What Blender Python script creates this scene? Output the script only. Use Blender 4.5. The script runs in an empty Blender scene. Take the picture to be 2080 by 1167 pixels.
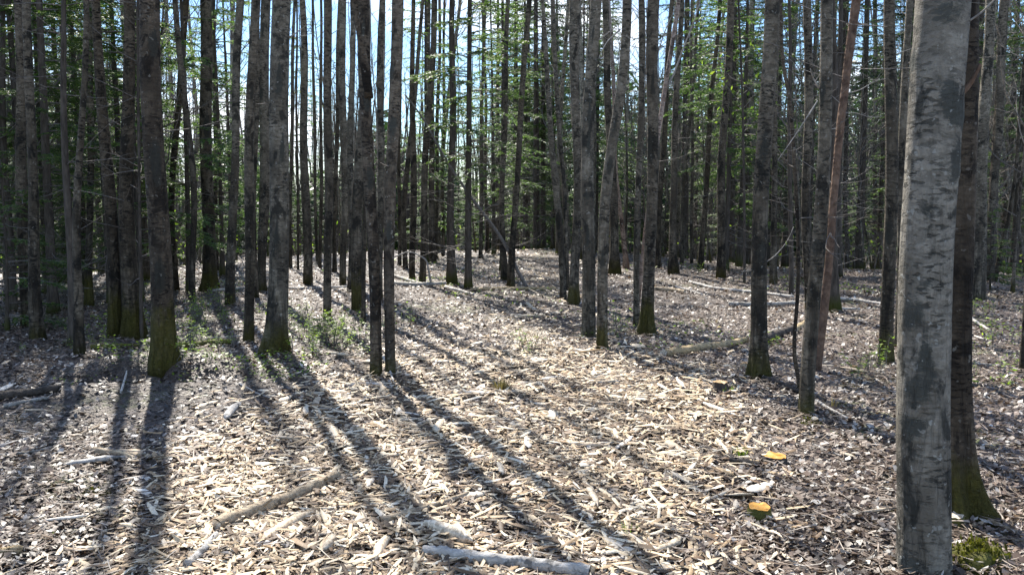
import bpy, math, random
import numpy as np
from mathutils import Vector, Matrix, noise

SC = bpy.context.scene
R = math.radians
rng = np.random.default_rng(7)
random.seed(7)

# ------------------------------------------------------------------ camera
F_PX, PITCH, CAM_H = 1801.0, 5.8, 1.55
cam_d = bpy.data.cameras.new('camera')
cam = bpy.data.objects.new('camera', cam_d)
SC.collection.objects.link(cam)
cam.location = (0, 0, CAM_H)
cam.rotation_euler = (R(90 - PITCH), 0, 0)
cam_d.sensor_width = 36.0
cam_d.lens = 36.0 * F_PX / 2080.0
cam_d.clip_start = 0.05
cam_d.clip_end = 1500
SC.camera = cam

# ------------------------------------------------------------------ world, sun, exposure
SUN_AZ, SUN_EL = -20.1, 48.0          # azimuth measured from the view direction, negative = left
SUN_STRENGTH, SKY_STRENGTH, EXPOSURE = 5.0, 0.085, 1.28
world = bpy.data.worlds.new('World')
SC.world = world
world.use_nodes = True
wn, wl = world.node_tree.nodes, world.node_tree.links
wn.clear()
out = wn.new('ShaderNodeOutputWorld')
bg = wn.new('ShaderNodeBackground')
sky = wn.new('ShaderNodeTexSky')
sky.sky_type = 'NISHITA'
sky.sun_disc = False
sky.sun_elevation = R(SUN_EL)
sky.sun_rotation = R(SUN_AZ)
sky.air_density = 1.2
sky.dust_density = 0.35
sky.ozone_density = 1.5
bg.inputs['Strength'].default_value = SKY_STRENGTH
# thin white cloud over the blue
tc = wn.new('ShaderNodeTexCoord')
mp = wn.new('ShaderNodeMapping'); mp.inputs['Scale'].default_value = (1.0, 1.0, 2.2)
cn = wn.new('ShaderNodeTexNoise'); cn.inputs['Scale'].default_value = 3.1; cn.inputs['Detail'].default_value = 7; cn.inputs['Roughness'].default_value = 0.55
cr = wn.new('ShaderNodeValToRGB'); cr.color_ramp.elements[0].position = 0.50; cr.color_ramp.elements[1].position = 0.66
cm = wn.new('ShaderNodeMix'); cm.data_type = 'RGBA'
cm.inputs[7].default_value = (9.5, 9.9, 10.5, 1)
wl.new(tc.outputs['Generated'], mp.inputs[0]); wl.new(mp.outputs[0], cn.inputs[0])
wl.new(cn.outputs[0], cr.inputs[0]); wl.new(cr.outputs[0], cm.inputs[0])
tint = wn.new('ShaderNodeMix'); tint.data_type = 'RGBA'; tint.blend_type = 'MULTIPLY'; tint.inputs[0].default_value = 1.0
tint.inputs[7].default_value = (.70, .89, 1.15, 1); wl.new(sky.outputs[0], tint.inputs[6]); wl.new(tint.outputs[2], cm.inputs[6]); wl.new(cm.outputs[2], bg.inputs[0]); wl.new(bg.outputs[0], out.inputs[0])

sun_d = bpy.data.lights.new('sun', 'SUN')
sun_d.energy = SUN_STRENGTH; sun_d.angle = R(0.6); sun_d.color = (1.0, 0.94, 0.845)
sun = bpy.data.objects.new('sun', sun_d); SC.collection.objects.link(sun)
az, el = R(SUN_AZ), R(SUN_EL)
to_sun = Vector((math.sin(az) * math.cos(el), math.cos(az) * math.cos(el), math.sin(el)))
sun.rotation_euler = to_sun.to_track_quat('Z', 'Y').to_euler()
sun.location = to_sun * 60

vs = SC.view_settings
vs.view_transform = 'Standard'; vs.look = 'None'; vs.gamma = 1.0; vs.use_curve_mapping = False
vs.exposure = EXPOSURE
SC.cycles.max_bounces = 6
SC.cycles.diffuse_bounces = 3
SC.cycles.transmission_bounces = 3
SC.cycles.glossy_bounces = 2

# ------------------------------------------------------------------ node helpers
class Mat:
    def __init__(self, name):
        self.m = bpy.data.materials.new(name); self.m.use_nodes = True
        self.n = self.m.node_tree.nodes; self.l = self.m.node_tree.links
        self.n.clear()
        self.out = self.n.new('ShaderNodeOutputMaterial')
        self.tc = self.n.new('ShaderNodeTexCoord')
    def put(self, sock, v):
        if isinstance(v, bpy.types.NodeSocket): self.l.new(v, sock)
        elif isinstance(v, (tuple, list)) and len(v) == 3 and sock.type == 'RGBA': sock.default_value = (*v, 1)
        else: sock.default_value = v
    def mapping(self, scale=(1, 1, 1), src='Object', loc=None):
        m = self.n.new('ShaderNodeMapping'); m.inputs['Scale'].default_value = scale
        s = self.tc.outputs[src] if isinstance(src, str) else src
        self.l.new(s, m.inputs[0])
        if loc is not None: self.put(m.inputs['Location'], loc)
        return m.outputs[0]
    def noise(self, vec, scale=1, detail=4, rough=.5, dist=0, color=False):
        t = self.n.new('ShaderNodeTexNoise'); self.l.new(vec, t.inputs['Vector'])
        t.inputs['Scale'].default_value = scale; t.inputs['Detail'].default_value = detail
        t.inputs['Roughness'].default_value = rough; t.inputs['Distortion'].default_value = dist
        return t.outputs['Color'] if color else t.outputs[0]
    def voro(self, vec, scale=1, feature='F1', out='Distance'):
        t = self.n.new('ShaderNodeTexVoronoi'); t.feature = feature; self.l.new(vec, t.inputs['Vector'])
        t.inputs['Scale'].default_value = scale
        return t.outputs[out]
    def ramp(self, fac, stops, interp='LINEAR'):
        r = self.n.new('ShaderNodeValToRGB'); r.color_ramp.interpolation = interp
        e = r.color_ramp.elements
        while len(e) < len(stops): e.new(.5)
        for k, (p, c) in enumerate(stops):
            e[k].position = p
            e[k].color = (c, c, c, 1) if isinstance(c, (int, float)) else (*c, 1)
        self.put(r.inputs[0], fac); return r.outputs[0]
    def mix(self, f, a, b, mode='MIX'):
        m = self.n.new('ShaderNodeMix'); m.data_type = 'RGBA'; m.blend_type = mode
        self.put(m.inputs[0], f); self.put(m.inputs[6], a); self.put(m.inputs[7], b); return m.outputs[2]
    def math(self, op, a, b=0.0, c=None, clamp=False):
        m = self.n.new('ShaderNodeMath'); m.operation = op; m.use_clamp = clamp
        self.put(m.inputs[0], a); self.put(m.inputs[1], b)
        if c is not None: self.put(m.inputs[2], c)
        return m.outputs[0]
    def attr(self, name):
        a = self.n.new('ShaderNodeAttribute'); a.attribute_type = 'OBJECT'; a.attribute_name = name
        return a.outputs['Fac']
    def sep(self, vec):
        s = self.n.new('ShaderNodeSeparateXYZ'); self.l.new(vec, s.inputs[0]); return s.outputs
    def bump(self, h, strength=.5, dist=.02):
        b = self.n.new('ShaderNodeBump'); b.inputs['Strength'].default_value = strength
        b.inputs['Distance'].default_value = dist; self.l.new(h, b.inputs['Height']); return b.outputs[0]
    def bsdf(self, color, rough=.8, normal=None, spec=.3):
        p = self.n.new('ShaderNodeBsdfPrincipled')
        self.put(p.inputs['Base Color'], color); self.put(p.inputs['Roughness'], rough)
        p.inputs['Specular IOR Level'].default_value = spec
        if normal is not None: self.l.new(normal, p.inputs['Normal'])
        return p.outputs[0]
    def translucent(self, sh, color, f):
        t = self.n.new('ShaderNodeBsdfTranslucent'); self.put(t.inputs[0], color)
        m = self.n.new('ShaderNodeMixShader'); m.inputs[0].default_value = f
        self.l.new(sh, m.inputs[1]); self.l.new(t.outputs[0], m.inputs[2]); return m.outputs[0]
    def done(self, sh):
        self.l.new(sh, self.out.inputs[0]); return self.m

def rnd_island(M):
    g = M.n.new('ShaderNodeNewGeometry'); return g.outputs['Random Per Island']

def bark_aspen(name, light=(.31, .28, .22), dark=(.105, .092, .07), mark=(.022, .024, .022), fissure=.5):
    M = Mat(name)
    oi = M.n.new('ShaderNodeObjectInfo')
    off = M.math('MULTIPLY', oi.outputs['Random'], 37.0)
    cmb = M.n.new('ShaderNodeCombineXYZ')
    for k in range(3): M.l.new(off, cmb.inputs[k])
    add = M.n.new('ShaderNodeVectorMath'); add.operation = 'ADD'
    M.l.new(M.tc.outputs['Object'], add.inputs[0]); M.l.new(cmb.outputs[0], add.inputs[1])
    V = add.outputs[0]
    big = M.noise(M.mapping((1.6, 1.6, .9), V), 2.2, 5, .6)
    base = M.mix(M.ramp(big, [(.42, 0), (.57, 1)]), dark, light)
    zz = M.sep(M.tc.outputs['Object'])[2]
    base = M.mix(M.math('MULTIPLY', M.math('SUBTRACT', zz, 1.2), .16, clamp=True), base, tuple(min(.5, c * 1.45) for c in light))
    # fine grain
    gr = M.noise(M.mapping((30, 30, 12), V), 2.0, 4, .65)
    base = M.mix(M.math('MULTIPLY', M.ramp(gr, [(.35, 1), (.6, 0)]), .35), base, dark)
    md = M.noise(M.mapping((7, 7, 15), V), 1.6, 8, .72, .3)
    base = M.mix(M.math('MULTIPLY', M.ramp(md, [(.45, 1), (.54, 0)]), .6), base, dark)
    # short horizontal lenticels
    len_n = M.noise(M.mapping((20, 20, 58), V), 1.0, 3, .55)
    len_m = M.ramp(len_n, [(.53, 0), (.60, 1)])
    len_m = M.math('MULTIPLY', len_m, M.ramp(M.noise(V, 3.3, 3), [(.38, .15), (.62, 1)]))
    base = M.mix(M.math('MULTIPLY', len_m, .9), base, mark)
    # blotches of dark lichen, larger
    bl = M.noise(M.mapping((3.2, 3.2, 2.4), V), 2.0, 7, .62, .6)
    bl_m = M.ramp(bl, [(.53, 0), (.60, 1)])
    base = M.mix(M.math('MULTIPLY', bl_m, .8), base, mark)
    # old branch scars, stained into the bark where they stand
    sa = M.n.new('ShaderNodeAttribute'); sa.attribute_type = 'GEOMETRY'; sa.attribute_name = 'scar'
    sn = M.noise(M.mapping((13, 13, 26), V), 1.6, 9, .78, .8)
    sm = M.ramp(M.math('ADD', sa.outputs['Fac'], M.math('MULTIPLY', M.math('SUBTRACT', sn, .5), 1.9)), [(.26, 0), (.5, 1)])
    base = M.mix(M.math('MULTIPLY', sm, .95), base, M.mix(sn, (.018, .020, .018), (.12, .122, .105)))
    # small pale lichen dots
    pl = M.noise(M.mapping((14, 14, 14), V), 2.0, 2, .5)
    base = M.mix(M.math('MULTIPLY', M.ramp(pl, [(.66, 0), (.70, 1)]), .5), base, (.46, .46, .42))
    z = M.sep(M.tc.outputs['Object'])[2]
    # upright fissures on the old bark low down
    fz = M.noise(M.mapping((17, 17, 1.7), V), 1.0, 5, .6, .5)
    low = M.math('SUBTRACT', 1.0, M.math('MULTIPLY', z, .42), clamp=True)
    fm = M.math('MULTIPLY', M.ramp(fz, [(.47, 0), (.58, 1)]), low)
    base = M.mix(M.math('MULTIPLY', fm, fissure * 1.6, clamp=True), base, (.035, .033, .03))
    # per tree tone
    tone = M.attr('tone')
    base = M.mix(1.0, base, M.mix(tone, (.42, .36, .31), (1.12, 1.12, 1.12)), 'MULTIPLY')
    # moss round the foot
    mo = M.attr('moss')
    mn = M.noise(M.mapping((5, 5, 3), V), 2.0, 5, .6)
    mh = M.math('MULTIPLY', mo, M.math('ADD', .35, M.math('MULTIPLY', mn, 1.3)))
    mm = M.math('MULTIPLY', M.math('SUBTRACT', mh, z), 5.0, clamp=True)
    mg = M.noise(M.mapping((30, 30, 30), V), 1.5, 3)
    base = M.mix(M.math('MULTIPLY', mm, .78), base, M.mix(mg, (.028, .030, .007), (.13, .115, .02)))
    h = M.math('ADD', M.math('MULTIPLY', fm, -1.0), M.math('ADD', M.math('MULTIPLY', len_m, -.3), M.math('ADD', M.math('MULTIPLY', gr, .6), M.math('MULTIPLY', md, 1.1))))
    return M.done(M.bsdf(base, .8, M.bump(h, 1.0, .02), .15))

def bark_plain(name, a, b, sx=18, sz=4, flakes=True):
    M = Mat(name); V = M.tc.outputs['Object']
    n1 = M.noise(M.mapping((sx, sx, sz), V), 1.2, 5, .65, .4)
    c = M.mix(M.ramp(n1, [(.3, 0), (.7, 1)]), a, b)
    z = M.sep(V)[2]
    mn = M.noise(V, 5.0, 4)
    mm = M.math('MULTIPLY', M.math('SUBTRACT', M.math('MULTIPLY', M.attr('moss'), M.math('ADD', .35, M.math('MULTIPLY', mn, 1.3))), z), 5, clamp=True)
    c = M.mix(M.math('MULTIPLY', mm, .85), c, (.06, .07, .014))
    n2 = M.voro(M.mapping((sx * 1.6, sx * 1.6, sz * 2.5), V), 1.0)
    return M.done(M.bsdf(c, .9, M.bump(M.math('ADD', n1, n2), .8, .015), .1))

def leafy(name, stops, transl=.45, tcol=None, rough=.5, spec=.4):
    M = Mat(name)
    c = M.ramp(rnd_island(M), stops)
    n = M.noise(M.tc.outputs['Object'], .9, 3)
    c = M.mix(M.ramp(n, [(.35, .0), (.65, .5)]), c, (.5, .55, .5), 'MULTIPLY')
    tc_ = M.mix(1.0, c, tcol or (1.3, 1.42, .72), 'MULTIPLY')
    return M.done(M.translucent(M.bsdf(c, rough, None, spec), tc_, transl))

MT = {}
MT['aspen'] = bark_aspen('aspen_bark')
MT['aspen_brown'] = bark_aspen('brown_aspen_bark', (.22, .185, .14), (.075, .062, .047), (.018, .016, .014), .4)
MT['aspen_smooth'] = bark_aspen('smooth_aspen_bark', (.31, .283, .232), (.14, .125, .10), (.022, .024, .022), .08)
MT['birch'] = bark_aspen('peeling_birch_bark', (.55, .43, .34), (.27, .18, .13), (.04, .03, .025), .1)
MT['conifer'] = bark_plain('conifer_bark', (.035, .030, .025), (.13, .11, .09))
MT['pine'] = bark_plain('red_pine_bark', (.060, .040, .032), (.25, .165, .115), 13, 9)
MT['twig'] = bark_plain('twig_bark', (.10, .09, .08), (.24, .22, .20), 30, 10)
MT['deadwood'] = bark_plain('dead_limb', (.20, .185, .165), (.42, .40, .37), 30, 6)
MT['scar'] = bark_plain('branch_scar_bark', (.015, .017, .016), (.075, .08, .072), 40, 30)
MT['fir'] = leafy('fir_needles', [(0, (.035, .070, .022)), (.5, (.070, .12, .036)), (.85, (.12, .18, .055)), (1, (.20, .25, .09))], .45)
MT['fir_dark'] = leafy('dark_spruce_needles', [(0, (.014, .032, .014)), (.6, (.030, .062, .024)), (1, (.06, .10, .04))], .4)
MT['fir_pale'] = leafy('pale_fir_needles', [(0, (.045, .085, .030)), (.5, (.085, .15, .050)), (1, (.18, .26, .10))], .5)
MT['young'] = leafy('young_leaves', [(0, (.14, .22, .03)), (.6, (.22, .33, .05)), (1, (.34, .42, .08))], .55)
MT['litter'] = leafy('fallen_leaves', [(0, (.030, .020, .014)), (.32, (.085, .054, .037)), (.6, (.19, .130, .095)), (.8, (.32, .245, .195)), (.91, (.54, .48, .42)), (1, (.70, .66, .61))], .2, (1.1, 1.0, .8), .48, .5)
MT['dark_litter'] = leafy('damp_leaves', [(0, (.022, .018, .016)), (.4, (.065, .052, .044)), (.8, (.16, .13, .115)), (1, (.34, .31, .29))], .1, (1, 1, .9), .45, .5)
MT['grass'] = leafy('dry_grass', [(0, (.16, .12, .05)), (1, (.36, .28, .13))], .3)
MT['moss'] = leafy('green_moss', [(0, (.05, .055, .01)), (.6, (.12, .12, .02)), (1, (.22, .20, .04))], .3, None, .9, .1)

def wood(name, stops, grain=1.0, island=True):
    M = Mat(name); V = M.tc.outputs['Object']
    r = rnd_island(M) if island else M.n.new('ShaderNodeObjectInfo').outputs['Random']
    c = M.ramp(r, stops)
    g = M.noise(M.mapping((40, 40, 40), V), 1.5, 3, .6, .4)
    c = M.mix(M.math('MULTIPLY', M.ramp(g, [(.40, 1), (.60, 0)]), .30 * grain), c, (.20, .14, .08))
    return M.done(M.bsdf(c, .62, M.bump(g, .4, .004), .35))
MT['chip'] = wood('wood_chip', [(0, (.05, .032, .018)), (.34, (.17, .105, .058)), (.52, (.44, .315, .18)), (.74, (.68, .545, .355)), (1, (.82, .73, .56))])
MT['chip_single'] = wood('large_wood_chip', [(0, (.40, .30, .20)), (.3, (.60, .49, .35)), (.7, (.72, .63, .49)), (1, (.80, .74, .64))], 1.6, False)
MT['split'] = wood('split_wood', [(0, (.62, .50, .35)), (.5, (.70, .60, .45)), (1, (.78, .70, .57))], 2.2, False)
MT['orange_cut'] = wood('fresh_orange_cut', [(0, (.62, .26, .028)), (1, (.68, .33, .05))], 1.0, False)
MT['brown_cut'] = wood('old_brown_cut', [(0, (.40, .26, .12)), (1, (.46, .30, .15))], 1.5, False)
MT['sliver'] = wood('sliver', [(0, (.035, .027, .02)), (.5, (.12, .09, .07)), (.85, (.27, .22, .18)), (1, (.50, .46, .40))])

def log_mat(name, a, b, m=(.03, .028, .025)):
    M = Mat(name); V = M.tc.outputs['Object']
    n = M.noise(M.mapping((7, 24, 24), V), 1.8, 8, .75, .5)
    c = M.mix(M.ramp(n, [(.35, 0), (.62, 1)]), a, b)
    d = M.noise(M.mapping((9, 9, 9), V), 1.5, 5, .6)
    c = M.mix(M.math('MULTIPLY', M.ramp(d, [(.56, 0), (.64, 1)]), .7), c, m)
    return M.done(M.bsdf(c, .75, M.bump(M.math('ADD', n, M.math('MULTIPLY', d, .8)), 1.0, .02), .3))
MT['log_tan'] = log_mat('tan_log_bark', (.24, .17, .105), (.60, .49, .34))
MT['log_grey'] = log_mat('grey_log_bark', (.22, .20, .17), (.48, .46, .42))
MT['log_white'] = log_mat('pale_log_bark', (.38, .35, .31), (.66, .63, .58))
MT['log_dark'] = log_mat('dark_rotten_log', (.035, .028, .022), (.11, .088, .07))
MT['log_moss'] = log_mat('moss_log', (.06, .062, .012), (.18, .17, .035), (.05, .04, .03))
MT['log_rot'] = log_mat('yellow_rotten_log', (.28, .19, .085), (.60, .47, .28), (.08, .06, .04))

# ground: leaf litter over soil, damp and darker at the left, flecked with green
def ground_mat():
    M = Mat('forest_floor'); V = M.tc.outputs['Object']
    dst = M.noise(M.mapping((1, 1, 1), V), 9.0, 3, .6, 0, True)
    vm = M.n.new('ShaderNodeVectorMath'); vm.operation = 'MULTIPLY_ADD'
    M.l.new(dst, vm.inputs[0]); vm.inputs[1].default_value = (.12, .12, .12); M.l.new(V, vm.inputs[2])
    c1 = M.voro(vm.outputs[0], 21.0, 'F1', 'Color'); c2 = M.voro(vm.outputs[0], 47.0, 'F1', 'Color')
    s1 = M.sep(c1)[0]; s2 = M.sep(c2)[1]
    stops = [(0, (.022, .016, .012)), (.4, (.060, .043, .033)), (.7, (.12, .088, .068)), (.88, (.22, .17, .14)), (1, (.42, .38, .34))]
    a = M.ramp(s1, stops); b = M.ramp(s2, stops)
    c = M.mix(.5, a, b)
    # green ground cover patches
    g = M.noise(V, .55, 5, .65)
    gl = M.math('MULTIPLY', M.ramp(g, [(.54, 0), (.66, 1)]), M.ramp(M.noise(V, 14.0, 4), [(.45, 0), (.6, .8)]))
    c = M.mix(gl, c, (.10, .13, .03))
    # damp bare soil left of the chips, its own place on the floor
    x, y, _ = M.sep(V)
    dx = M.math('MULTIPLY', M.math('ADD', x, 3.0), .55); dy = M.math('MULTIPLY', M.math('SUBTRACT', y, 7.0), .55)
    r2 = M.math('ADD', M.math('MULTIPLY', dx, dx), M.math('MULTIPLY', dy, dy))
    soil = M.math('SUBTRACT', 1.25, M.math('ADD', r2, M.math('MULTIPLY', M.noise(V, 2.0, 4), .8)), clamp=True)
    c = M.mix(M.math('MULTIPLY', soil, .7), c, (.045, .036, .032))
    h = M.math('ADD', M.voro(vm.outputs[0], 21.0), M.math('MULTIPLY', M.voro(vm.outputs[0], 47.0), .6))
    return M.done(M.bsdf(c, .6, M.bump(h, .9, .03), .35))
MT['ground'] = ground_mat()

# ------------------------------------------------------------------ object helpers
COL = SC.collection
def mesh_np(name, V, faces, mat, smooth=False):
    V = np.asarray(V, np.float32); me = bpy.data.meshes.new(name)
    if isinstance(faces, np.ndarray): faces = [faces]
    faces = [f for f in faces if len(f)]
    nl = sum(f.size for f in faces); nf = sum(len(f) for f in faces)
    me.vertices.add(len(V)); me.vertices.foreach_set('co', V.ravel())
    me.loops.add(nl); me.loops.foreach_set('vertex_index', np.concatenate([f.ravel() for f in faces]).astype(np.int32))
    me.polygons.add(nf)
    tot = np.concatenate([np.full(len(f), f.shape[1]) for f in faces])
    st = np.concatenate([[0], np.cumsum(tot)[:-1]]).astype(np.int32)
    me.polygons.foreach_set('loop_start', st)
    if smooth: me.polygons.foreach_set('use_smooth', np.ones(nf, bool))
    me.update(calc_edges=True); me.validate()
    me.materials.append(mat)
    return me
def obj(name, me, parent=None, loc=(0, 0, 0), **props):
    o = bpy.data.objects.new(name, me); COL.objects.link(o); o.location = loc
    if parent is not None: o.parent = parent
    for k, v in props.items(): o[k] = v
    return o
def thing(name, label, cat, loc, group=None, rz=0):
    o = bpy.data.objects.new(name, None); COL.objects.link(o); o.location = loc; o.rotation_euler.z = rz
    o.empty_display_size = .2
    o['label'] = label; o['category'] = cat
    if group: o['group'] = group
    return o
def tag(o, label, cat, group=None):
    o['label'] = label; o['category'] = cat
    if group: o['group'] = group
    return o
def copy_tree(o, parent=None):
    c = o.copy(); COL.objects.link(c); c.parent = parent
    for ch in o.children: copy_tree(ch, c)
    return c

class MB:                                             # collects tubes and polygons into one mesh
    def __init__(self): self.v = []; self.q = []; self.t = []; self.n = 0
    def add(self, V, Q=None, T=None):
        V = np.asarray(V, float)
        if Q is not None and len(Q): self.q.append(np.asarray(Q) + self.n)
        if T is not None and len(T): self.t.append(np.asarray(T) + self.n)
        self.v.append(V); self.n += len(V)
    def mesh(self, name, mat, smooth=False):
        fs = []
        if self.q: fs.append(np.concatenate(self.q))
        if self.t: fs.append(np.concatenate(self.t))
        return mesh_np(name, np.concatenate(self.v), fs, mat, smooth)

def tube(mb, P, rad, sides=6, mod=None, cap=True, squash=None):
    P = np.asarray(P, float); n = len(P); rad = np.broadcast_to(np.asarray(rad, float), (n,))
    T = np.gradient(P, axis=0); T /= np.linalg.norm(T, axis=1)[:, None] + 1e-9
    ref = np.array([1.0, 0, 0]) if abs(T[:, 0]).mean() < .8 else np.array([0, 1.0, 0])
    U = np.cross(T, ref); U /= np.linalg.norm(U, axis=1)[:, None] + 1e-9
    W = np.cross(T, U)
    th = np.linspace(0, 2 * np.pi, sides, endpoint=False)
    m = np.ones((n, sides)) if mod is None else mod(th)
    if squash is not None: W = W * squash
    V = P[:, None, :] + (rad[:, None] * m)[:, :, None] * (np.cos(th)[None, :, None] * U[:, None, :] + np.sin(th)[None, :, None] * W[:, None, :])
    i = np.arange(n - 1)[:, None] * sides; j = np.arange(sides)[None, :]; j2 = (j + 1) % sides
    Q = np.stack([i + j, i + j2, i + sides + j2, i + sides + j], -1).reshape(-1, 4)
    V = V.reshape(-1, 3); Tn = None
    if cap:
        a = len(V); V = np.concatenate([V, P[:1], P[-1:]])
        jj = np.arange(sides); j2 = (jj + 1) % sides
        Tn = np.concatenate([np.stack([np.full(sides, a), j2, jj], -1),
                             np.stack([np.full(sides, a + 1), (n - 1) * sides + jj, (n - 1) * sides + j2], -1)])
    mb.add(V, Q, Tn)

# ------------------------------------------------------------------ the lie of the land
def fnoise(x, y, s, seed=0):
    k = np.array([[1.0, .37], [-.61, 1.13], [.83, -.95], [1.71, 1.31], [-1.9, .77], [.4, -2.3]])
    r = np.zeros_like(np.asarray(x, float))
    for i, (a, b) in enumerate(k): r = r + np.sin((a * x + b * y) * s + i * 1.9 + seed) / (1 + .35 * i)
    return r / 3.2
def ground_z(x, y):
    x = np.asarray(x, float); y = np.asarray(y, float)
    d = np.hypot(x, y)
    z = .04 * fnoise(x, y, .7) + .022 * fnoise(x, y, 2.3, 3) + .022 * fnoise(x, y, 6.3, 7) * np.clip((16 - d) / 8, 0, 1)
    an = x / np.maximum(y, 2.0)
    crest = 26.0 - 6.0 * np.clip((np.abs(an + .055) - .10) / .25, 0, 1)
    z = z - np.clip((d - crest) * .075, 0, 2.6)
    z = z - .30 * np.exp(-(((x + 3.2) / .5) ** 2 + ((y - 7.42) / .17) ** 2)) + .15 * np.exp(-(((x + 3.1) / .75) ** 2 + ((y - 7.85) / .22) ** 2))   # hollow scraped out at the left
    z = z + .06 * np.exp(-(((x + 3.0) / .9) ** 2 + ((y - 6.95) / .3) ** 2))
    return z
cp, sp = math.cos(R(PITCH)), math.sin(R(PITCH))
def ray(px, py):
    u = (px - 1040) / F_PX; v = (583.5 - py) / F_PX
    return np.array([u, cp + v * sp, -sp + v * cp])
def at(px, py, D=None):                                # the place on the forest floor seen at a point of the photograph
    r = ray(px, py)
    if D is None:
        lo = None
        t = 1.5
        while t < 60:
            P = np.array([0, 0, CAM_H]) + r * t
            if P[2] <= ground_z(P[0], P[1]): break
            t += .05
        D = (r * t)[1]
        if t >= 60: D = 30.0
    x = r[0] * D / r[1]
    return np.array([x, D, float(ground_z(x, D))])
def at_depth(px, py, D):
    r = ray(px, py); return np.array([0, 0, CAM_H]) + r * (D / r[1])

# one sheet of ground out to the horizon, fine near the camera
def axis(lo, hi, fine_lo, fine_hi, step):
    a = list(np.arange(fine_lo, fine_hi, step)); s = step; v = fine_hi
    while v < hi: a.append(v); s *= 1.14; v += s
    a.append(hi); s = step; v = fine_lo; b = []
    while v > lo: s *= 1.14; v -= s; b.append(max(v, lo))
    return np.array(sorted(set(b)) + a)
gx = axis(-600, 600, -6, 6, .07); gy = axis(-300, 900, 1.5, 13, .07)
X, Y = np.meshgrid(gx, gy)
near = np.exp(-np.maximum(np.hypot(X, Y) - 14, 0) / 6)
Z = ground_z(X, Y) + near * (.010 * fnoise(X, Y, 13, 5) + .007 * rng.standard_normal(X.shape))
far = np.clip((np.hypot(X, Y) - 120) / 400, 0, 1); Z = Z + far * 2.0
nx, ny = len(gx), len(gy)
ii = (np.arange(ny - 1)[:, None] * nx + np.arange(nx - 1)[None, :]).ravel()
gm = mesh_np('forest_floor', np.stack([X, Y, Z], -1).reshape(-1, 3), np.stack([ii, ii + 1, ii + nx + 1, ii + nx], -1), MT['ground'], True)
g = obj('ground', gm); g['kind'] = 'structure'

# ------------------------------------------------------------------ trunks
def curve_pts(P, n):
    """smooth resample of the points P (heights increasing) into n points"""
    P = np.asarray(P, float)
    s = np.concatenate([[0], np.cumsum(np.linalg.norm(np.diff(P, axis=0), axis=1))])
    q = np.linspace(0, s[-1], n)
    out_ = np.stack([np.interp(q, s, P[:, k]) for k in range(3)], -1)
    for _ in range(2):
        o2 = out_.copy(); o2[1:-1] = (out_[:-2] + out_[1:-1] * 2 + out_[2:]) / 4; out_ = o2
    return out_
def trunk_mesh(P, rad, sides, seed, flare=.5, rough=.02, name='trunk', mat=None):
    mb = MB(); n = len(P); z = P[:, 2] - P[0, 2] - .15
    r2 = np.random.default_rng(seed); ph = r2.uniform(0, 6.28, 5); k = r2.integers(3, 6)
    def mod(th):
        zz = np.clip(z, 0, None)[:, None]; t = th[None, :]
        fl = 1 + flare * (.75 * np.exp(-zz / .11) + .55 * np.exp(-zz / .34)) * (1 + .6 * np.cos(k * t + ph[0]) + .25 * np.cos(2 * t + ph[4]))
        w = rough * (np.sin(2 * t + ph[1] + zz * 1.7) + np.sin(3 * t + ph[2] - zz * 3.1) + .7 * np.sin(zz * 9 + ph[3] + t)) + .4 * rough * r2.standard_normal((n, len(th)))
        return fl + w
    tube(mb, P, rad, sides, mod)
    return mb.mesh(name, mat, True)

def bare_branch(mb, p, ang, rise, L, r, rr, sub=3, sides=3):
    n = 5; d = np.array([math.cos(ang) * math.cos(rise), math.sin(ang) * math.cos(rise), math.sin(rise)])
    P = [np.array(p)]
    for i in range(n - 1):
        d = d + rr.normal(0, .13, 3) + np.array([0, 0, .07]); d /= np.linalg.norm(d)
        P.append(P[-1] + d * L / (n - 1))
    P = np.array(P)
    tube(mb, P, np.linspace(r, r * .25, n), sides, cap=False)
    if sub > 0:
        for s in range(sub):
            k = rr.integers(1, n); q = P[k]
            bare_branch(mb, q, ang + rr.uniform(-1.1, 1.1), rise + rr.uniform(-.3, .6), L * rr.uniform(.3, .55), r * .5, rr, sub - 2, 3)

def line_at(P, z):
    zs = P[:, 2]; return np.array([np.interp(z, zs, P[:, k]) for k in range(3)])

def twiggy(mb, P, z0, z1, count, rr, L=(.5, 1.4), r=.009, droop=-.1, radf=None):
    for _ in range(count):
        z = rr.uniform(z0, z1); p = line_at(P, z)
        bare_branch(mb, p, rr.uniform(0, 6.28), rr.uniform(-.25, .45) + droop, rr.uniform(*L), r * rr.uniform(.6, 1.4), rr, int(rr.integers(1, 4)), 3)

def needles(rr, p, d, L, W, Vs, spread=1.0):
    """a flat feathery spray: a comb of narrow needle tips either side of an axis"""
    side = np.cross(d, [0, 0, 1.0]); side /= np.linalg.norm(side) + 1e-6
    n = max(5, int(L / (.024 * spread))); t = (np.arange(n) + .5) / n
    for sg in (-1, 1):
        a = p + d * (L * t)[:, None] + np.array([0, 0, -1.0]) * (L * .10 * t * t)[:, None]
        l = W * .62 * (1 - .6 * t) * rr.uniform(.6, 1.25, n)
        dd = side * sg + d * rr.uniform(.3, .9, n)[:, None]; dd[:, 2] += rr.normal(-.05, .28, n); dd /= np.linalg.norm(dd, axis=1)[:, None]
        e = d * .011 * spread; e = e + np.stack([np.zeros(n), np.zeros(n), rr.normal(0, .006, n)], -1)
        Vs.append(np.stack([a - e, a + e, a + dd * l[:, None]], 1).reshape(-1, 3))

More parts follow.
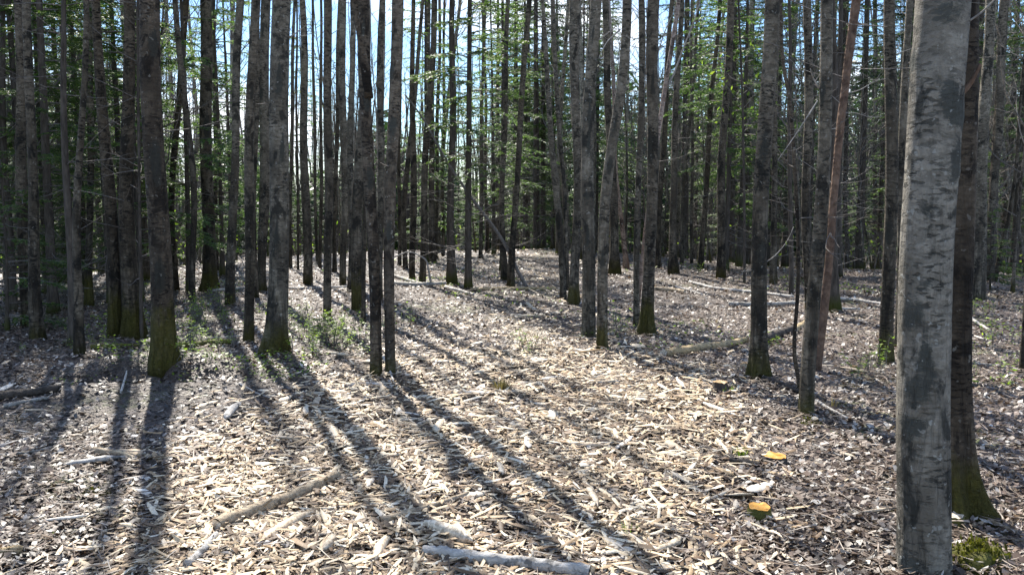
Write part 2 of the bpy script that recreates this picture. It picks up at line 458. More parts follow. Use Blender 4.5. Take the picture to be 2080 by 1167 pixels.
def foliage_branch(rr, mbw, Vs, p, ang, L, droop, dens=1.0, fine=1.0):
    n = 6; d = np.array([math.cos(ang), math.sin(ang), .12]); P = [np.array(p)]
    for i in range(n - 1):
        d = d + np.array([rr.normal(0, .06), rr.normal(0, .06), droop / n]); d /= np.linalg.norm(d)
        P.append(P[-1] + d * L / (n - 1))
    P = np.array(P); tube(mbw, P, np.linspace(.011 + L * .004, .003, n), 3, cap=False)
    m = max(5, int(L * 17 * dens))
    for i in range(m):
        t = .22 + .78 * (i + rr.uniform(0, 1)) / m
        q = np.array([np.interp(t * (n - 1), np.arange(n), P[:, k]) for k in range(3)])
        s = 1 if i % 2 else -1
        a2 = ang + s * rr.uniform(.55, 1.1)
        dd = np.array([math.cos(a2), math.sin(a2), rr.uniform(-.35, .05)]); dd /= np.linalg.norm(dd)
        sl = (.16 + .42 * L * (1 - t)) * rr.uniform(.6, 1.1)
        needles(rr, q, dd, sl, .11 * fine, Vs, fine)
    dd = P[-1] - P[-2]; dd /= np.linalg.norm(dd); needles(rr, P[-2], dd, .3, .10 * fine, Vs, fine)

def needle_mesh(name, Vs, mat):
    V = np.concatenate(Vs); n = len(V) // 3
    return mesh_np(name, V, np.arange(n * 3).reshape(n, 3), mat)
def leaf_mesh(name, Vs, mat):
    V = np.concatenate(Vs); n = len(Vs)
    return mesh_np(name, V, np.arange(n * 4).reshape(n, 4), mat)

def make_conifer(seed, H, cb, rad, width, mat, per_m=5.0, dead=20, dens=1.0, fine=1.0, trunk_r=.09, name='fir_tree', dead_from=.4):
    """root Empty at the origin > trunk, limb (dead twigs), crown (> bough)"""
    rr = np.random.default_rng(seed)
    root = thing(name, '', 'tree', (0, 0, 0))
    P = np.stack([.04 * np.sin(np.linspace(0, 3, 24) + seed), .04 * np.cos(np.linspace(0, 2.4, 24) + seed), np.linspace(-.15, H, 24)], -1)
    o = obj('trunk', trunk_mesh(P, np.linspace(trunk_r, .012, 24), 10, seed, .35, .03, 'conifer_trunk', MT['conifer']), root); o['moss'] = .25
    if dead:
        mb = MB(); twiggy(mb, P, dead_from, max(cb, 1.6) + .8, dead, rr, (.4, 1.3), .008, -.15)
        obj('dead_limb', mb.mesh('dead_limb', MT['twig']), root, kind='stuff')
    mbw = MB(); Vs = []
    nb = int((H - cb) * per_m)
    for i in range(nb):
        z = cb + (H - cb) * (i + rr.uniform(0, 1)) / nb
        f = (H - z) / (H - cb)
        L = (.25 + width * f ** .75) * rr.uniform(.55, 1.15)
        if f > .85: L *= .75
        foliage_branch(rr, mbw, Vs, line_at(P, z), rr.uniform(0, 6.28), L, -.55 + .5 * (1 - f), dens, fine)
    c = obj('crown', needle_mesh('conifer_crown', Vs, mat), root)
    obj('bough', mbw.mesh('bough', MT['twig']), c, kind='stuff')
    return root, len(Vs)

def make_bare_tree(seed, H, r0, mat, sweep=.3, nbr=42, first=.38, name='aspen_tree', low=4):
    rr = np.random.default_rng(seed); n = 30; first = first * .75
    root = thing(name, '', 'tree', (0, 0, 0))
    t = np.linspace(0, 1, n); z = -.15 + (H + .15) * t
    a, b, c_ = rr.uniform(-1, 1, 3)
    P = np.stack([sweep * (a * t + b * .4 * np.sin(t * 6 + seed)), sweep * (c_ * t + .3 * np.sin(t * 5 + 2 * seed)), z], -1)
    rad = r0 * .82 * (1 - .88 * t) + .004
    o = obj('trunk', trunk_mesh(P, rad, 10, seed, .35, .03, 'bare_trunk', mat), root)
    o['moss'] = rr.uniform(.1, .5); o['tone'] = rr.uniform(.7, 1.3)
    mb = MB()
    for i in range(nbr):
        f = rr.uniform(first, .98); p = line_at(P, H * f)
        bare_branch(mb, p, rr.uniform(0, 6.28), rr.uniform(.35, 1.0), (.5 + 2.2 * (1 - f)) * rr.uniform(.6, 1.2), .016 * (1.3 - f), rr, 4, 3)
    for i in range(low): 
        p = line_at(P, H * rr.uniform(.12, first)); bare_branch(mb, p, rr.uniform(0, 6.28), rr.uniform(-.2, .5), rr.uniform(.3, .9), .009, rr, 1, 3)
    obj('crown', mb.mesh('bare_crown', MT['twig']), root)
    return root

def paint_scars(me, P, rad, scars):
    """float attribute 'scar' on the trunk: how far inside an old branch scar each vertex lies"""
    n = len(me.vertices); co = np.zeros(n * 3, np.float32); me.vertices.foreach_get('co', co); co = co.reshape(-1, 3)
    cx = np.interp(co[:, 2], P[:, 2], P[:, 0]); cy = np.interp(co[:, 2], P[:, 2], P[:, 1]); r = np.interp(co[:, 2], P[:, 2], rad)
    th = np.arctan2(co[:, 1] - cy, co[:, 0] - cx); val = np.zeros(n)
    for ang, z, w, h, shp in scars:
        d = (th - ang + np.pi) % (2 * np.pi) - np.pi; u = d * r / (w / 2); v = (co[:, 2] - z) / (h / 2)
        if shp == 'chevron': q = 1.15 - np.maximum(np.abs(u) / np.clip(.55 - .5 * v, .12, 1.1), np.abs(v))
        elif shp == 'band': q = 1.2 - np.hypot(u, v) ** 1.2
        else: q = 1.2 - np.hypot(u, v)
        val = np.maximum(val, np.clip(q, 0, 1))
    a = me.attributes.new('scar', 'FLOAT', 'POINT'); a.data.foreach_set('value', val.astype(np.float32))
    # the scars stand a little proud
    nv = np.zeros(n * 3, np.float32); me.vertices.foreach_get('normal', nv)
    co = co + nv.reshape(-1, 3) * (val[:, None] * rng.uniform(.2, 1.3, (n, 1))) * .010; me.vertices.foreach_set('co', co.astype(np.float32).ravel())

# Main trees as the photograph shows them: foot (x, y), width above the flare, then (x, width) where the trunk passes
# heights 400 and 0 of the photograph, bark, moss height, tone, flare, label.
TREES = [
 ('A', 28, 632, 14, 12, 12, 4, 10, 'conifer', .2, .3, .3, 'thin dark trunk at the far left edge among the fir boughs'),
 ('A', 52, 662, 23, 46, 22, 38, 17, 'aspen', .3, .25, .3, 'dark grey trunk second from the left edge, half hidden in fir twigs'),
 ('A', 76, 692, 24, 66, 20, 57, 16, 'aspen', .3, .3, .4, 'dark trunk at left whose foot stands forward in the shade, moss round it'),
 ('A', 150, 700, 19, 138, 15, 126, 9, 'conifer', .2, .3, .3, 'slim dark trunk at left leaning slightly left, crossed by fir twigs'),
 ('A', 160, 722, 20, 160, 15, 172, 11, 'aspen', .25, .3, .4, 'slim rough trunk at left just right of its slimmer twin, leafy sprigs at its foot'),
 ('A', 184, 622, 15, 180, 13, 186, 12, 'aspen', .8, .35, .3, 'thin trunk at left with a bright mossy foot, farther back than its neighbours'),
 ('A', 232, 683, 25, 222, 24, 194, 16, 'aspen', .9, .12, .3, 'left trunk of the joined dark mossy pair, bending away to the left'),
 ('A', 268, 688, 35, 257, 30, 263, 20, 'aspen', .8, .15, .4, 'right and thicker trunk of the joined dark mossy pair, furrowed bark'),
 ('A', 287, 690, 7, 283, 6, 281, 5, 'conifer', .2, .3, .2, 'very thin stem close against the right side of the dark mossy pair'),
 ('A', 330, 742, 46, 320, 42, 304, 39, 'aspen_brown', .85, .35, .32, 'thick dark brown trunk at left front with a broad green moss foot and long shadow'),
 ('A', 356, 590, 14, 349, 12, 382, 13, 'aspen', .2, .15, .3, 'thin dark trunk curving right near its top, just right of the thick brown trunk'),
 ('A', 393, 612, 11, 394, 13, 356, 11, 'aspen', .15, .3, .3, 'slender trunk leaning left behind the pale fir sprays'),
 ('A', 426, 590, 26, 420, 25, 418, 22, 'aspen', .7, .35, .5, 'stout grey trunk with flared mossy foot rising among the pale fir sprays'),
 ('A', 438, 552, 9, 439, 9, 433, 8, 'aspen', .2, .3, .3, 'thin trunk right behind the stout grey one among fir sprays'),
 ('A', 467, 618, 18, 473, 17, 489, 15, 'aspen', .3, .5, .3, 'smooth grey trunk leaning slightly right, casting a short shadow at its foot'),
 ('A', 503, 694, 18, 507, 20, 518, 18, 'aspen', .4, .35, .3, 'straight slim dark trunk standing forward of the grey cluster left of centre'),
 ('A', 518, 604, 10, 517, 10, 524, 8, 'aspen', .2, .3, .3, 'narrow trunk tucked behind the slim forward trunk left of centre'),
 ('A', 534, 590, 15, 535, 21, 540, 19, 'aspen', .3, .6, .3, 'pale grey trunk directly left of the thick furrowed one'),
 ('A', 560, 714, 40, 566, 40, 571, 36, 'aspen', .55, .75, .55, 'thick grey furrowed trunk with black scar streaks and a wide flared foot'),
 ('A', 588, 545, 8, 590, 8, 598, 6, 'aspen', .1, .4, .3, 'thin distant trunk just right of the thick furrowed one'),
 ('A', 606, 550, 5, 604, 5, 602, 4, 'aspen', .1, .3, .2, 'very thin distant stem left of the mid grey trunk with yellow moss'),
 ('A', 625, 578, 17, 621, 18, 614, 12, 'aspen', .35, .6, .2, 'mid grey trunk with a yellow mossy foot behind the fallen white pole'),
 ('A', 644, 535, 6, 641, 6, 635, 5, 'aspen', .1, .4, .2, 'thin far stem between two mid grey trunks, first of two'),
 ('A', 651, 545, 7, 652, 7, 652, 5, 'aspen', .1, .3, .2, 'thin far stem between two mid grey trunks, second of two'),
 ('A', 665, 650, 14, 669, 18, 664, 16, 'aspen', .35, .35, .2, 'crooked dark trunk above the bright green seedlings left of centre'),
 ('A', 678, 552, 9, 681, 9, 690, 7, 'aspen', .1, .3, .3, 'thin trunk behind and right of the crooked dark one'),
 ('A', 697, 578, 13, 700, 16, 695, 13, 'aspen', .35, .75, .2, 'pale smooth trunk left of the mossy double trunk near centre'),
 ('A', 712, 592, 13, 714, 14, 715, 10, 'aspen', .2, .8, .2, 'second pale smooth trunk, right beside the first, near centre'),
 ('A', 724, 632, 25, 729, 23, 746, 16, 'aspen', .9, .4, .15, 'straight dark trunk with high moss standing behind the twin brown trunks'),
 ('A', 740, 662, 9, 741, 9, 735, 7, 'aspen', .2, .3, .2, 'thin stem squeezed behind the left twin brown trunk'),
 ('A', 764, 764, 23, 752, 24, 737, 25, 'aspen_brown', .35, .6, .13, 'left of the twin brown trunks before the trail, leaning left as it rises'),
 ('A', 790, 762, 21, 794, 23, 806, 24, 'aspen_brown', .3, .9, .13, 'right of the twin brown trunks before the trail, speckled lighter bark'),
 ('A', 771, 608, 15, 772, 14, 776, 12, 'aspen', .2, .5, .2, 'grey trunk seen in the gap between the twin brown trunks'),
 ('A', 811, 540, 8, 811, 8, 812, 6, 'aspen', .1, .2, .2, 'first thin dark trunk right of the twin brown trunks, far back'),
 ('A', 822, 548, 10, 821, 11, 859, 7, 'aspen', .1, .25, .2, 'dark thin trunk right of the twins that sways to the right higher up'),
 ('A', 839, 571, 12, 839, 14, 838, 8, 'aspen', .3, .25, .2, 'straight dark trunk behind the fallen poles, left one of three'),
 ('A', 857, 577, 13, 861, 14, 884, 12, 'aspen', .3, .35, .2, 'dark trunk behind the fallen poles, middle one, leaning right'),
 ('A', 877, 532, 14, 878, 13, 868, 9, 'aspen_brown', .1, .9, .2, 'light tan trunk behind the dark row at the left edge of the trail'),
 ('A', 886, 526, 8, 886, 8, 894, 6, 'aspen', .1, .2, .2, 'thin dark far trunk just left of the trail, nearer one of two'),
 ('A', 899, 520, 7, 899, 7, 903, 5, 'aspen', .1, .2, .2, 'thin dark far trunk just left of the trail, farther one of two'),
 ('A', 916, 577, 18, 917, 15, 920, 11, 'conifer', .5, .3, .4, 'dark straight trunk with flared foot at the left edge of the trail'),
 ('A', 978, 524, 8, 977, 8, 982, 6, 'aspen', .1, .3, .3, 'thin trunk far down in the middle of the trail'),
 ('A', 990, 513, 8, 987, 7, 985, 5, 'aspen', .1, .3, .3, 'thin trunk farthest down beside the trail crest'),
 ('A', 1025, 569, 13, 1019, 11, 1033, 9, 'aspen', .2, .3, .4, 'left of the two dark trunks where the leaning dead pole rests'),
 ('A', 1039, 584, 14, 1045, 13, 1074, 11, 'aspen', .3, .3, .3, 'right of the two dark trunks, the leaning dead pole crosses it'),
 ('A', 1144, 610, 12, 1132, 14, 1100, 7, 'aspen', .1, .6, .3, 'slim trunk at centre right bending left as it climbs'),
 ('A', 1152, 592, 8, 1150, 10, 1124, 9, 'aspen', .1, .5, .2, 'slimmer stem right beside the bending one at centre right'),
 ('A', 1168, 617, 19, 1172, 17, 1168, 22, 'aspen', .6, .55, .5, 'straight grey trunk with dark mossy foot, left one of the centre trio'),
 ('A', 1193, 686, 28, 1192, 27, 1209, 22, 'aspen', .25, .8, .12, 'pale grey middle trunk of the centre trio with black chevron scars'),
 ('A', 1220, 709, 21, 1232, 22, 1273, 19, 'aspen', .5, .6, .15, 'right trunk of the centre trio leaning away to the right, foot mossy'),
 ('A', 1252, 557, 19, 1245, 17, 1227, 13, 'aspen', .5, .35, .6, 'trunk with flared foot farther back to the right of the centre trio'),
 ('A', 1274, 545, 11, 1254, 9, 1238, 7, 'birch', .05, .7, .3, 'reddish peeling birch leaning left, behind the right of the centre trio'),
 ('A', 1292, 666, 12, 1297, 13, 1304, 12, 'aspen', .3, .5, .2, 'narrow left stem of the pair right of centre'),
 ('A', 1319, 680, 25, 1321, 22, 1331, 25, 'aspen', .75, .35, .6, 'dark thick right stem of the pair right of centre, mossy flared foot'),
 ('A', 1289, 640, 9, 1320, 11, 1378, 8, 'birch', .05, .9, .2, 'peeling pale birch slanting to the right behind the pair right of centre'),
 ('A', 1335, 544, 11, 1341, 12, 1364, 9, 'aspen', .1, .25, .2, 'dark trunk just right of the slanting peeling birch'),
 ('A', 1369, 556, 16, 1365, 14, 1384, 10, 'aspen', .3, .35, .6, 'trunk right of centre whose foot spreads to the right'),
 ('A', 1385, 538, 8, 1386, 8, 1421, 6, 'aspen', .1, .4, .2, 'thin trunk right of centre curving off right at the top'),
 ('A', 1405, 535, 6, 1406, 7, 1404, 5, 'aspen', .1, .4, .2, 'thin straight far stem between two dark trunks right of centre'),
 ('A', 1425, 549, 11, 1431, 11, 1462, 8, 'aspen', .1, .15, .3, 'very dark narrow trunk leaning right, left neighbour of the one with yellow moss'),
 ('A', 1463, 566, 17, 1463, 17, 1486, 14, 'aspen', .4, .25, .3, 'dark trunk at right with a yellow moss foot and a mossy stick beside it'),
 ('A', 1538, 765, 32, 1549, 32, 1566, 29, 'aspen', .45, .5, .45, 'large smooth grey trunk at right standing forward, sunlit left edge, mossy foot'),
 ('A', 1573, 576, 14, 1571, 12, 1580, 11, 'aspen', .3, .35, .3, 'trunk far behind, just right of the large smooth grey one'),
 ('A', 1607, 600, 9, 1606, 9, 1602, 6, 'conifer', .1, .3, .2, 'thin dark stem between the large grey trunk and the curvy sapling'),
 ('A', 1644, 640, 15, 1638, 18, 1641, 16, 'aspen', .5, .35, .2, 'grey trunk half hidden behind the mossy footed one at right'),
 ('A', 1643, 843, 30, 1664, 27, 1681, 24, 'aspen', .35, .55, .15, 'near grey trunk at right with a green moss foot, leaning right'),
 ('A', 1655, 752, 17, 1691, 16, 1741, 17, 'pine', .0, .7, .2, 'slanting reddish pine trunk with a glinting sunlit edge'),
 ('A', 1690, 632, 21, 1695, 16, 1692, 13, 'conifer', .5, .2, .5, 'black shaded trunk behind the slanting red pine'),
 ('A', 1704, 562, 11, 1702, 11, 1706, 9, 'conifer', .2, .2, .5, 'dark trunk at the near edge of the grassy opening at right'),
 ('A', 1722, 548, 10, 1717, 9, 1719, 8, 'conifer', .2, .3, .5, 'dark trunk deeper in the grassy opening at right'),
 ('A', 1777, 548, 10, 1777, 9, 1778, 8, 'conifer', .2, .25, .3, 'dark trunk on the right side of the grassy opening'),
 ('A', 1806, 740, 27, 1805, 25, 1810, 22, 'aspen', .55, .4, .2, 'straight grey trunk with sunlit left edge left of the huge foreground trunk'),
 ('A', 1824, 705, 18, 1829, 16, 1848, 13, 'aspen', .2, .5, .2, 'thin bright edged trunk squeezed beside the huge foreground trunk'),
 ('A', 1868, 1160, 106, 1893, 104, 1912, 104, 'aspen_smooth', .0, 1.0, .1, 'huge pale grey foreground trunk at right with black scars'),
 ('A', 1950, 1048, 66, 1944, 58, 1962, 56, 'aspen_brown', .55, .3, .75, 'dark trunk right behind the huge foreground one, flared mossy foot'),
 ('A', 1983, 608, 28, 1992, 27, 2009, 18, 'aspen', .2, .7, .2, 'pale grey trunk right of the huge foreground pair, farther back'),
 ('A', 2010, 572, 15, 2018, 15, 2041, 17, 'aspen', .2, .4, .2, 'grey trunk beyond the pale one at far right'),
 ('A', 2021, 571, 9, 2057, 7, 2092, 5, 'aspen', .1, .15, .2, 'thin black stem slanting right near the right edge'),
 ('A', 2076, 757, 11, 2090, 10, 2106, 9, 'aspen_brown', .2, .7, .2, 'narrow trunk with an orange tinted foot at the very right edge'),
]
SCARS = {  # tree index by foot x -> list of (px, py, width px, height px, shape)
 1868: [(1876, 715, 62, 110, 'chevron'), (1852, 130, 50, 60, 'blob'), (1932, 30, 110, 46, 'band'), (1942, 235, 80, 40, 'band'),
        (1900, 150, 60, 26, 'band'), (1890, 290, 70, 26, 'band'), (1935, 330, 50, 90, 'blob'), (1885, 410, 90, 30, 'band'), (1852, 630, 60, 60, 'blob'),
        (1850, 855, 74, 30, 'blob'), (1885, 905, 60, 30, 'band'), (1862, 790, 64, 40, 'band'), (1880, 560, 50, 22, 'band'), (1872, 475, 60, 16, 'band'), (1846, 1140, 60, 60, 'blob'),
        (1930, 190, 60, 60, 'blob')],
 560: [(572, 300, 22, 90, 'chevron'), (566, 160, 26, 90, 'chevron'), (562, 470, 20, 80, 'chevron'), (556, 230, 16, 26, 'band')],
 1193: [(1196, 295, 17, 50, 'chevron'), (1198, 225, 14, 70, 'chevron'), (1205, 70, 12, 30, 'chevron'), (1194, 480, 16, 60, 'chevron'), (1192, 390, 18, 20, 'band')],
 1220: [(1252, 245, 14, 60, 'chevron'), (1238, 340, 14, 40, 'band'), (1224, 520, 14, 60, 'chevron')],
 1319: [(1326, 170, 16, 70, 'chevron'), (1320, 290, 20, 90, 'chevron')],
 330: [(312, 90, 26, 70, 'blob'), (318, 330, 28, 110, 'blob'), (326, 560, 26, 80, 'blob')],
 764: [(745, 200, 18, 60, 'blob'), (752, 360, 20, 60, 'blob'), (738, 60, 18, 40, 'chevron')],
 790: [(797, 260, 20, 50, 'blob'), (795, 150, 16, 40, 'band'), (790, 470, 16, 50, 'blob')],
 1538: [(1553, 300, 22, 70, 'blob'), (1545, 520, 24, 50, 'blob')],
 1643: [(1668, 190, 20, 60, 'blob'), (1672, 90, 18, 20, 'band'), (1655, 500, 22, 40, 'blob'), (1650, 690, 24, 24, 'band')],
 1806: [(1804, 210, 20, 30, 'band'), (1806, 470, 24, 60, 'blob'), (1806, 330, 20, 20, 'band')],
 503: [(512, 190, 14, 40, 'chevron'), (509, 90, 12, 30, 'chevron')],
 534: [(535, 60, 12, 40, 'chevron'), (530, 190, 12, 36, 'blob')],
 426: [(420, 260, 18, 60, 'blob'), (419, 100, 16, 20, 'band')],
}
MID = {1144: [(1112, 171), (1122, 290)], 1152: [(1131, 240)], 356: [(352, 300), (362, 180)], 822: [(836, 240), (849, 150)],
       665: [(663, 570), (662, 500)], 1039: [(1062, 200)], 1220: [(1224, 600), (1240, 300), (1261, 200)], 1385: [(1407, 171)],
       1643: [(1648, 700), (1655, 560), (1672, 200)], 1655: [(1674, 606), (1717, 200)], 232: [(212, 240)], 1868: [(1873, 900), (1883, 640)],
       560: [(562, 600), (570, 250)], 1950: [(1936, 860), (1935, 650)], 1319: [(1319, 560), (1324, 250)]}
FORK = {764: [(748, 200), (733, 60), (722, 10), (700, -80)], }
tree_roots = {}
for idx, (kd, bx, by, bw, x4, w4, x0, w0, mt, moss, tone, flare, label) in enumerate(TREES):
    rr = np.random.default_rng(1000 + idx)
    B = at(bx, by); D = B[1]
    pts = [(bx, by)] + sorted(MID.get(bx, []) + [(x4, 400)], key=lambda p: -p[1]) + [(x0, 0)]
    W = [at_depth(px, py, D) for px, py in pts]
    W[0] = B.copy()
    W[0][0] = B[0]
    W = np.array(W) - B
    k = D / F_PX / cp
    rb, r4, r0 = bw / 2 * k * .97, w4 / 2 * k * .97, w0 / 2 * k * .97
    z4, z0 = at_depth(x4, 400, D)[2] - B[2], at_depth(x0, 0, D)[2] - B[2]
    H = float(np.clip(150 * rb * 1.0 + rr.uniform(-1, 1) + 6, 8, 17)); H = max(H, z0 + 3.0)
    sl = (W[-1] - W[-2]); sl = sl / max(sl[2], .1)
    top = W[-1] + np.array([sl[0] * .55 * (H - z0), rr.normal(0, .15), H - z0])
    Wl = [np.array([W[0][0], 0, -.15])] + list(W) + [top]
    P = curve_pts(Wl, 44 if D < 14 else 30)
    P[:, 1] += .02 * np.sin(P[:, 2] * 1.3 + idx); P[:, 0] += min(.35 * rb, .02) * np.sin(P[:, 2] * 1.9 + idx * 2.1)
    rad = np.interp(P[:, 2], [-.15, 0, z4, z0, H], [rb, rb, r4, r0, .012])
    cone = mt in ('conifer', 'pine')
    root = thing('pine_tree' if mt == 'pine' else 'birch_tree' if mt == 'birch' else 'fir_tree' if mt == 'conifer' else 'aspen_tree', label, 'tree', tuple(B))
    tree_roots[bx] = (root, P, rad)
    near_t = D < 7
    many = 240 if near_t else 120 if bx in SCARS else 0
    Pt = curve_pts(P, many) if many else P; rt = np.interp(Pt[:, 2], P[:, 2], rad)
    tm = trunk_mesh(Pt, rt, 56 if near_t else 28 if bx in SCARS else 16 if D < 14 else 10, 50 + idx, flare, .012 if near_t else .016 if many else .07 if mt == 'pine' else .03, 'trunk', MT[mt])
    tr = obj('trunk', tm, root, moss=float(moss) * .62, tone=float(tone))
    sc_ = []
    for (sx, sy, sw, sh, shp) in SCARS.get(bx, []):
        zz = at_depth(sx, sy, D)[2] - B[2]; c = line_at(P, zz); r = np.interp(zz, P[:, 2], rad)
        dx = (at_depth(sx, sy, D)[0] - B[0] - c[0]) / r; dx = max(-.9, min(.9, dx))
        sc_.append((math.atan2(-B[1], -B[0]) + math.asin(dx), zz, sw * k, sh * k, shp))
    if sc_: paint_scars(tm, Pt, rt, sc_)
    mb = MB(); ncr = 9 if D < 12 else 13
    zc = max(z0 + .6, H * .45)
    for _ in range(ncr):
        z = rr.uniform(zc, H * .97); p = line_at(P, z)
        bare_branch(mb, p, rr.uniform(0, 6.28), rr.uniform(.3, .9), rr.uniform(.6, 1.7), .012, rr, 3, 3)
    obj('crown', mb.mesh('crown', MT['twig']), root)
    # short dead snags in view
    ns = int(rr.integers(0, 3)) if not cone else int(rr.integers(12, 22))
    if mt == 'pine': ns = 16
    if near_t: ns = 0
    if ns:
        mb = MB()
        for _ in range(ns):
            z = rr.uniform(.35 * z0 if not cone else .5, z0 * 1.05); p = line_at(P, z)
            bare_branch(mb, p, rr.uniform(0, 6.28), rr.uniform(-.3, .6), rr.uniform(.2, .6) if not cone else rr.uniform(.3, 1.1), .007, rr, 1, 3)
        obj('dead_limb', mb.mesh('dead_limb', MT['twig']), root, kind='stuff')
    if bx in FORK:
        Pf = curve_pts([at_depth(px, py, D) - B for px, py in FORK[bx]], 16)
        mb = MB(); tube(mb, Pf, np.linspace(.045, .03, 16), 8); obj('limb', mb.mesh('limb', MT[mt], True), root, tone=.3, moss=.0)

# explicit dead limbs seen against the shade: (tree foot x, points)
LIMBS = [(1655, [(1718, 190), (1745, 185), (1775, 165), (1800, 160)], 2.6), (1655, [(1713, 215), (1690, 195), (1665, 170)], 2.2),
         (1655, [(1702, 230), (1735, 228), (1770, 240), (1792, 236)], 2.2), (1655, [(1712, 260), (1690, 262), (1660, 268)], 1.8),
         (1643, [(1654, 180), (1650, 155), (1646, 140)], 4.0), (1643, [(1650, 205), (1635, 245), (1605, 290), (1580, 325)], 3.2),
         (1538, [(1535, 540), (1570, 525), (1600, 490), (1612, 460)], 2.6), (1538, [(1558, 545), (1525, 548), (1505, 552)], 1.8),
         (1193, [(1214, 85), (1232, 70), (1252, 52)], 3.6), (1220, [(1252, 60), (1232, 85), (1215, 120)], 3.2),
         (1319, [(1337, 120), (1352, 60), (1370, 20)], 3.4), (1289, [(1356, 180), (1368, 155), (1385, 105), (1412, 40), (1425, -10)], 4.5),
         (1868, [(1955, 60), (1990, 30), (2020, 0), (2050, -30)], 5.0), (1868, [(1946, 215), (1972, 170), (1992, 130)], 16),
         (1152, [(1138, 165), (1125, 140), (1118, 132)], 3.0), (560, [(590, 80), (600, 68), (612, 60)], 4.0),
         (1806, [(1812, 110), (1830, 90), (1822, 68)], 2.0), (1806, [(1808, 115), (1835, 105), (1860, 95)], 2.0)]
for bx, pts, w in LIMBS:
    root, P, rad = tree_roots[bx]; B = np.array(root.location); D = B[1]
    r2 = np.random.default_rng(bx + len(pts))
    off = 0
    Pl = np.array([at_depth(px, py, D - .03 * i) - B for i, (px, py) in enumerate(pts)])
    Pl[0] = Pl[0] * .6 + line_at(P, Pl[0][2]) * .4
    Pl = curve_pts(Pl, 12); k = D / F_PX
    mb = MB(); tube(mb, Pl, np.linspace(w * k * .5, w * k * .18, 12), 6)
    for _ in range(3 if w < 10 else 0):
        i = int(r2.integers(4, 11)); bare_branch(mb, Pl[i], r2.uniform(0, 6.28), r2.uniform(-.4, .7), .25, w * k * .15, r2, 0)
    obj('limb', mb.mesh('limb', MT['deadwood'] if w < 10 else MT['pine'], True), root, moss=0.0, tone=.7)

# curvy sapling, leaning dead pole
def stem_thing(name, label, cat, pts, widths, mat, D=None, group=None, **pr):
    B = at(*pts[0]) if D is None else at(pts[0][0], pts[0][1], D)
    D = B[1]; P = np.array([at_depth(px, py, D) - B for px, py in pts]); P[0] = 0
    P = np.concatenate([[P[0] - (0, 0, .08)], P]); w = np.interp(np.linspace(0, 1, 40), np.linspace(0, 1, len(widths)), widths)
    Pc = curve_pts(P, 40); mb = MB(); tube(mb, Pc, w / 2 * D / F_PX, 8)
    root = thing(name, label, cat, tuple(B), group)
    obj('stem', mb.mesh('stem', mat, True), root, **pr)
    return root, Pc, D
r_, P_, D_ = stem_thing('sapling', 'dark winding sapling stem just left of the near mossy footed trunk', 'sapling',
    [(1627, 800), (1622, 765), (1611, 722), (1615, 660), (1621, 600), (1622, 500), (1618, 400), (1606, 210), (1588, 120), (1586, 0), (1590, -200)], [9, 8, 8, 8, 7, 6, 5], MT['aspen_brown'], tone=.4, moss=.1)
mb = MB(); rr = np.random.default_rng(5); twiggy(mb, P_, 1.2, 3.5, 12, rr, (.3, .8), .006); obj('twig', mb.mesh('twig', MT['twig']), r_)
r_, P_, D_ = stem_thing('leaning_pole', 'dead grey pole leaning left from the ground against the two dark trunks by the trail', 'dead tree',
    [(1073, 584), (1055, 560), (1040, 522), (1015, 478), (960, 405), (905, 325), (860, 240), (822, 192)], [8, 7, 7, 6, 5, 4, 3], MT['twig'])
r_, P_, D_ = stem_thing('leaning_pole', 'thin crooked dead stick leaning over among the dark trunks left of the trail', 'dead tree',
    [(876, 578), (870, 545), (866, 527), (845, 515), (830, 510), (805, 520), (775, 530)], [5, 4, 3, 3, 2], MT['deadwood'])

# ------------------------------------------------------------------ conifers near the camera's view, each from a few built kinds
protos = {}
def proto(kind):
    if kind in protos: return protos[kind]
    if kind == 'fir_low':    r = make_conifer(11, 11, .9, .1, 1.7, MT['fir'], 9.5, 26, 1.0, 1.0)
    elif kind == 'fir_mid':  r = make_conifer(12, 13, 2.0, .1, 1.9, MT['fir'], 8, 40, .9, 1.1)
    elif kind == 'pale':     r = make_conifer(13, 6.5, .7, .06, 1.35, MT['fir_pale'], 9, 14, 1.1, .9, .05)
    elif kind == 'spruce':   r = make_conifer(14, 15, 4.5, .1, 1.7, MT['fir_dark'], 6, 90, .8, 1.2, .11)
    elif kind == 'spruce_far': r = make_conifer(15, 16, 2.4, .1, 1.6, MT['fir_dark'], 8, 60, .7, 1.6, .12)
    elif kind == 'fir_far':  r = make_conifer(16, 13, .8, .1, 1.7, MT['fir'], 8, 30, .7, 1.7, .10)
    elif kind == 'slender':  r = make_conifer(17, 9.5, 1.9, .1, .95, MT['fir'], 10, 40, 1.1, .9, .06)
    elif kind == 'slim_pale': r = make_conifer(19, 9, 1.9, .1, 1.25, MT['fir_pale'], 9, 26, .9, 1.0, .05)
    elif kind == 'bush':     r = make_conifer(18, 2.6, .15, .05, 1.0, MT['fir'], 16, 10, 1.2, .9, .03)
    protos[kind] = r[0]; r[0]['_used'] = 0
    return r[0]
def plant(kind, px, D, label, group=None, s=1.0, rz=None, zoff=0):
    p = proto(kind)
    o = p if not p['_used'] else copy_tree(p)
    p['_used'] = 1
    x = (px - 1040) / F_PX * D / cp
    o.location = (x, D, float(ground_z(x, D)) + zoff); o.rotation_euler.z = random.uniform(0, 6.28) if rz is None else rz
    o.scale = (s, s, s * random.uniform(.95, 1.08))
    o['label'] = label
    if group: o['group'] = group
    elif 'group' in o: del o['group']
    return o
